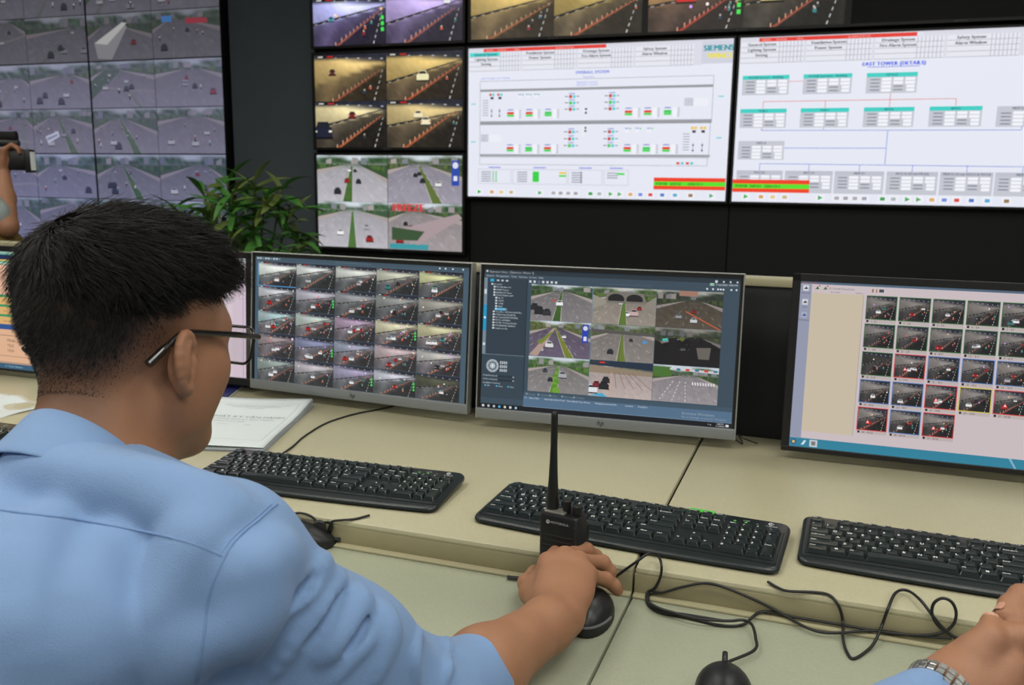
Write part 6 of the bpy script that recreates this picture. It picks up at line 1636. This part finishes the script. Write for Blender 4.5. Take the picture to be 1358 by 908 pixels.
nail(mate, tA[3] * .8 + tA[2] * .2, tA[2], CAM_O - tA[3] + np.array((0, 0, -.2)), .0078)
nail(mate, fB[0][2] * .8 + fB[0][1] * .2, fB[0][1], (-.6, .2, .6), .0078)
s2 = Vol(); s2.ell((.37, .33, .82), (.165, .115, .21), k=.04); s2.ell((.37, .31, .58), (.18, .135, .12), k=.06); s2.cap(SA, SB_, .066, None, .04)
s2.cap(NB2 + (0, 0, -.02), SA, .055, .06, .03); s2.cap(NB2 + (0, 0, -.02), SB_, .055, .06, .03)
dA, dB = vnorm(WA - EA), vnorm(WB - EB)
s2.cap(SA, EA, .06, .052, .03); s2.cap(SB_, EB, .06, .052, .03); s2.chain([EA, EA * .5 + WA * .5, WA - dA * .026], (.050, .043, .033), .02); s2.chain([EB, EB * .5 + WB * .5, WB - dB * .01], (.052, .046, .036), .02)
s2.cap(NB2 + (0, 0, .03), HC2 + (0, -.02, -.06), .055, None, .006, 's')
s2.chain([WA - dA * .05, WA + dA * .06], (.0255, .030), .003, 's'); s2.chain([WB - dB * .03, WB + dB * .06], (.0255, .030), .003, 's')
v_, f_ = surface_nets(s2, .004, extra=creases); mesh_obj('shirt', np_mesh('shirt', v_, f_), m_shirt, mate, smooth=True)
t2 = Vol(); pel2 = np.array((.37, .30, .53)); t2.ell(pel2, (.185, .145, .12), k=.05)
for s in (-1, 1):
    kn = pel2 + np.array((s * .12, .44, -.03)); t2.cap(pel2 + (s * .09, .04, -.02), kn, .088, .062, .04); t2.cap(kn, (kn[0], kn[1] + .02, .11), .06, .045, .03)
v_, f_ = surface_nets(t2, .012); mesh_obj('trousers', np_mesh('trousers', v_, f_), m_trouser, mate, smooth=True)
for s in (-1, 1):
    sh = Vol(); kx = pel2[0] + s * .12; sh.chain([(kx, .76, .06), (kx, .80, .05), (kx, .92, .035)], (.045, .045, .034), .02); sh.plane((0, 0, .008), (0, 0, -1), .003)
    v_, f_ = surface_nets(sh, .009); mesh_obj('shoe', np_mesh('shoe', v_, f_), mat('black_shoe', (18, 18, 20), .35), mate, smooth=True)
simple_hair(mate, HC2, AX2)
finish(mate, P2)
# watch on the left wrist
def watch():
    ctr = WA + dA * .000; t = empty('wrist_watch', tuple(ctr), 0, 'steel wrist watch at the cuff of the clasped hands, lower right', 'watch')
    mt = mat('brushed_steel', (176, 178, 176), .28, metal=.9); ax = dA; s = vnorm(np.cross(ax, (0, 0, 1))); u = np.cross(s, ax); R_ = .0262
    for k in range(22):
        a = 2 * math.pi * k / 22
        if abs(math.atan2(math.sin(a - 4.6), math.cos(a - 4.6))) < .62: continue
        c = (s * math.cos(a) + u * math.sin(a)) * R_; n_ = s * math.cos(a) + u * math.sin(a); tg = -s * math.sin(a) + u * math.cos(a)
        m4 = Matrix(((ax[0], tg[0], n_[0], c[0]), (ax[1], tg[1], n_[1], c[1]), (ax[2], tg[2], n_[2], c[2]), (0, 0, 0, 1)))
        for q in (-1, 0, 1): MB().box((q * .0058, 0, 0), (.0052, .0062, .0026), .0006, mtx=m4).build('strap_link', mt, t)
    a = 4.6; n_ = s * math.cos(a) + u * math.sin(a); tg = -s * math.sin(a) + u * math.cos(a); c = n_ * (R_ + .001)
    m4 = Matrix(((ax[0], tg[0], n_[0], c[0]), (ax[1], tg[1], n_[1], c[1]), (ax[2], tg[2], n_[2], c[2]), (0, 0, 0, 1)))
    MB().lathe([(.017, -.002), (.0185, .001), (.0185, .005), (.016, .0075)], 28, mtx=m4).build('case', mt, t, smooth=40)
    MB().lathe([(.0001, .0078), (.0155, .0078)], 28, mtx=m4, cap=False).build('dial', mat('dark_dial', (40, 42, 46), .3), t)
watch()

# ---- man with a camera at the left edge
P3 = (-3.30, 2.72, 0.0)
cman = empty('person', P3, 0, 'person in grey shirt raising a black camera at the left edge', 'person')
b3 = Vol(); HC3 = np.array([-3.42, 2.76, 1.53]); AX3 = head_axes(math.radians(25), math.radians(24)); NB3 = np.array([-3.44, 2.68, 1.37])
add_head(b3, HC3, AX3, NB3)
dist = lambda px, py, t: CAM_O + ray(px, py) * t
S3, E3, W3 = dist(-62, 232, 3.55), dist(10, 300, 3.58), dist(4, 226, 3.68)
S3b, E3b, W3b = S3 + np.array((-.31, .13, 0)), S3 + np.array((-.33, .27, -.25)), dist(-34, 216, 3.78)
b3.ell((-3.46, 2.69, 1.12), (.12, .15, .20), k=.05); b3.ell((-3.38, 2.74, .93), (.12, .15, .12), k=.05); b3.cap(S3, S3b, .055, None, .04)
b3.cap(S3, E3, .048, .038, .03); b3.cap(S3b, E3b, .048, .038, .03); b3.chain([E3, E3 * .5 + W3 * .5, W3], (.040, .038, .024), .02); b3.chain([E3b, E3b * .5 + W3b * .5, W3b], (.040, .036, .024), .02)
CC = dist(22, 212, 3.70)   # camera body
up3 = np.array((0, 0, 1.0)); fx = np.array((.85, .5, 0)); fx /= np.linalg.norm(fx)
def h3(Wr, sd):
    m_ = [Wr + fx * .02 * sd + up3 * (.075 + .003 * i) + np.array((.5, -.85, 0)) * (.02 * (i - 1.5)) * sd for i in range(4)]
    hand_prims(b3, Wr, m_, [[q + fx * .03 + up3 * .02, q + fx * .052 + up3 * .006, q + fx * .058 - up3 * .012] for q in m_], [Wr + up3 * .02 + fx * .015, Wr + up3 * .045 + fx * .035, Wr + up3 * .06 + fx * .055, Wr + up3 * .07 + fx * .07])
h3(W3, 1); h3(W3b, -1)
skin_object(b3, .0055, 'body', cman, HC3, AX3)
m_grey = mat('grey_tshirt', (150, 160, 158), .85, bump=.2, bscale=500)
s3 = Vol(); s3.ell((-3.46, 2.69, 1.12), (.16, .13, .21), k=.05); s3.ell((-3.42, 2.72, .99), (.145, .135, .10), k=.05); s3.cap(S3, S3b, .07, None, .04); s3.cap(S3, S3 * .22 + E3 * .78, .070, .062, .03); s3.cap(S3b, S3b * .32 + E3b * .68, .064, .060, .03)
s3.cap(NB3, HC3 + (0, 0, -.06), .055, None, .006, 's')
v_, f_ = surface_nets(s3, .007, extra=creases); mesh_obj('shirt', np_mesh('shirt', v_, f_), m_grey, cman, smooth=True)
t3 = Vol(); t3.ell((-3.29, 2.74, .93), (.165, .14, .14), k=.05)
for s in (-1, 1): t3.cap((-3.3 + .0, 2.72 + s * .1, .86), (-3.27, 2.72 + s * .13, .48), .09, .065, .03); t3.cap((-3.27, 2.72 + s * .13, .48), (-3.33, 2.72 + s * .14, .10), .065, .05, .03)
v_, f_ = surface_nets(t3, .01); mesh_obj('trousers', np_mesh('trousers', v_, f_), mat('mustard_trousers', (120, 98, 44), .85, var=.15), cman, smooth=True)
for s in (-1, 1):
    sh = Vol(); sh.chain([(-3.35, 2.72 + s * .14, .06), (-3.31, 2.72 + s * .14, .05), (-3.19, 2.72 + s * .145, .035)], (.046, .046, .034), .02); sh.plane((0, 0, .008), (0, 0, -1), .003)
    v_, f_ = surface_nets(sh, .01); mesh_obj('shoe', np_mesh('shoe', v_, f_), mat('black_shoe', (18, 18, 20), .35), cman, smooth=True)
simple_hair(cman, HC3, AX3, .008)
finish(cman, P3)
def video_camera():
    t = empty('video_camera', tuple(CC), math.atan2(fx[1], fx[0]), 'black video camera with a pale flip screen held by the person at the left edge', 'camera')
    m_ = mat('black_camera', (16, 16, 18), .4)
    MB().box((-.02, 0, 0), (.13, .075, .085), .012).build('body', m_, t, smooth=40)
    MB().box((.055, -.012, -.004), (.022, .07, .095), .004).build('flip_screen', m_, t, smooth=40)
    MB().box((.0665, -.012, -.004), (.002, .058, .075), .0005).build('screen_face', mat('pale_screen', (210, 214, 206), .4, emit=((200, 205, 196), .25)), t)
    MB().box((-.03, .01, .068), (.09, .035, .03), .01).build('top_handle', m_, t, smooth=40)
    MB().lathe([(.018, -.045), (.021, -.04), (.021, .020), (.023, .025), (.023, .035), (.016, .035)], 20, mtx=Matrix.Translation((-.03, .01, .095)) @ Matrix.Rotation(math.pi / 2, 4, 'Y')).build('microphone', mat('foam_windscreen', (20, 20, 20), .95), t, smooth=50)
    MB().lathe([(.03, 0), (.034, .01), (.034, .06), (.038, .065), (.038, .09), (.03, .09), (.028, .07)], 28, mtx=Matrix.Translation((-.085, 0, .0)) @ Matrix.Rotation(-math.pi / 2, 4, 'Y')).build('lens', m_, t, smooth=40)
video_camera()

# ---- stools below the frame that carry the two seated people
m_stool = mat('dark_grey_seat', (50, 52, 56), .7); m_chrome = mat('chrome', (170, 172, 174), .2, metal=.9)
def stool(x, y, zt, label):
    t = empty('office_stool', (x, y, 0), 0, label, 'stool', 'office stools at the console desks')
    MB().lathe([(.17, zt - .07), (.20, zt - .05), (.205, zt - .02), (.19, zt), (.05, zt + .004)], 28).build('seat', m_stool, t, smooth=50)
    MB().lathe([(.025, .07), (.025, zt - .07)], 16).build('column', m_chrome, t, smooth=40)
    for k in range(5):
        a = 2 * math.pi * k / 5; l = MB().tube([(0, 0, .085), (.15 * math.cos(a), .15 * math.sin(a), .075), (.27 * math.cos(a), .27 * math.sin(a), .06)], [.02, .017, .013], 8).build('leg', m_chrome, t, smooth=50)
        MB().lathe([(.026, -.011), (.028, -.006), (.028, .006), (.026, .011)], 14, mtx=Matrix.Translation((.27 * math.cos(a), .27 * math.sin(a), .028)) @ Matrix.Rotation(a, 4, 'Z') @ Matrix.Rotation(math.pi / 2, 4, 'X')).build('caster', m_stool, l, smooth=40)
stool(-.655, .27, .415, 'round grey office stool under the man in glasses')
stool(.37, .27, .415, 'round grey office stool under the person with clasped hands')
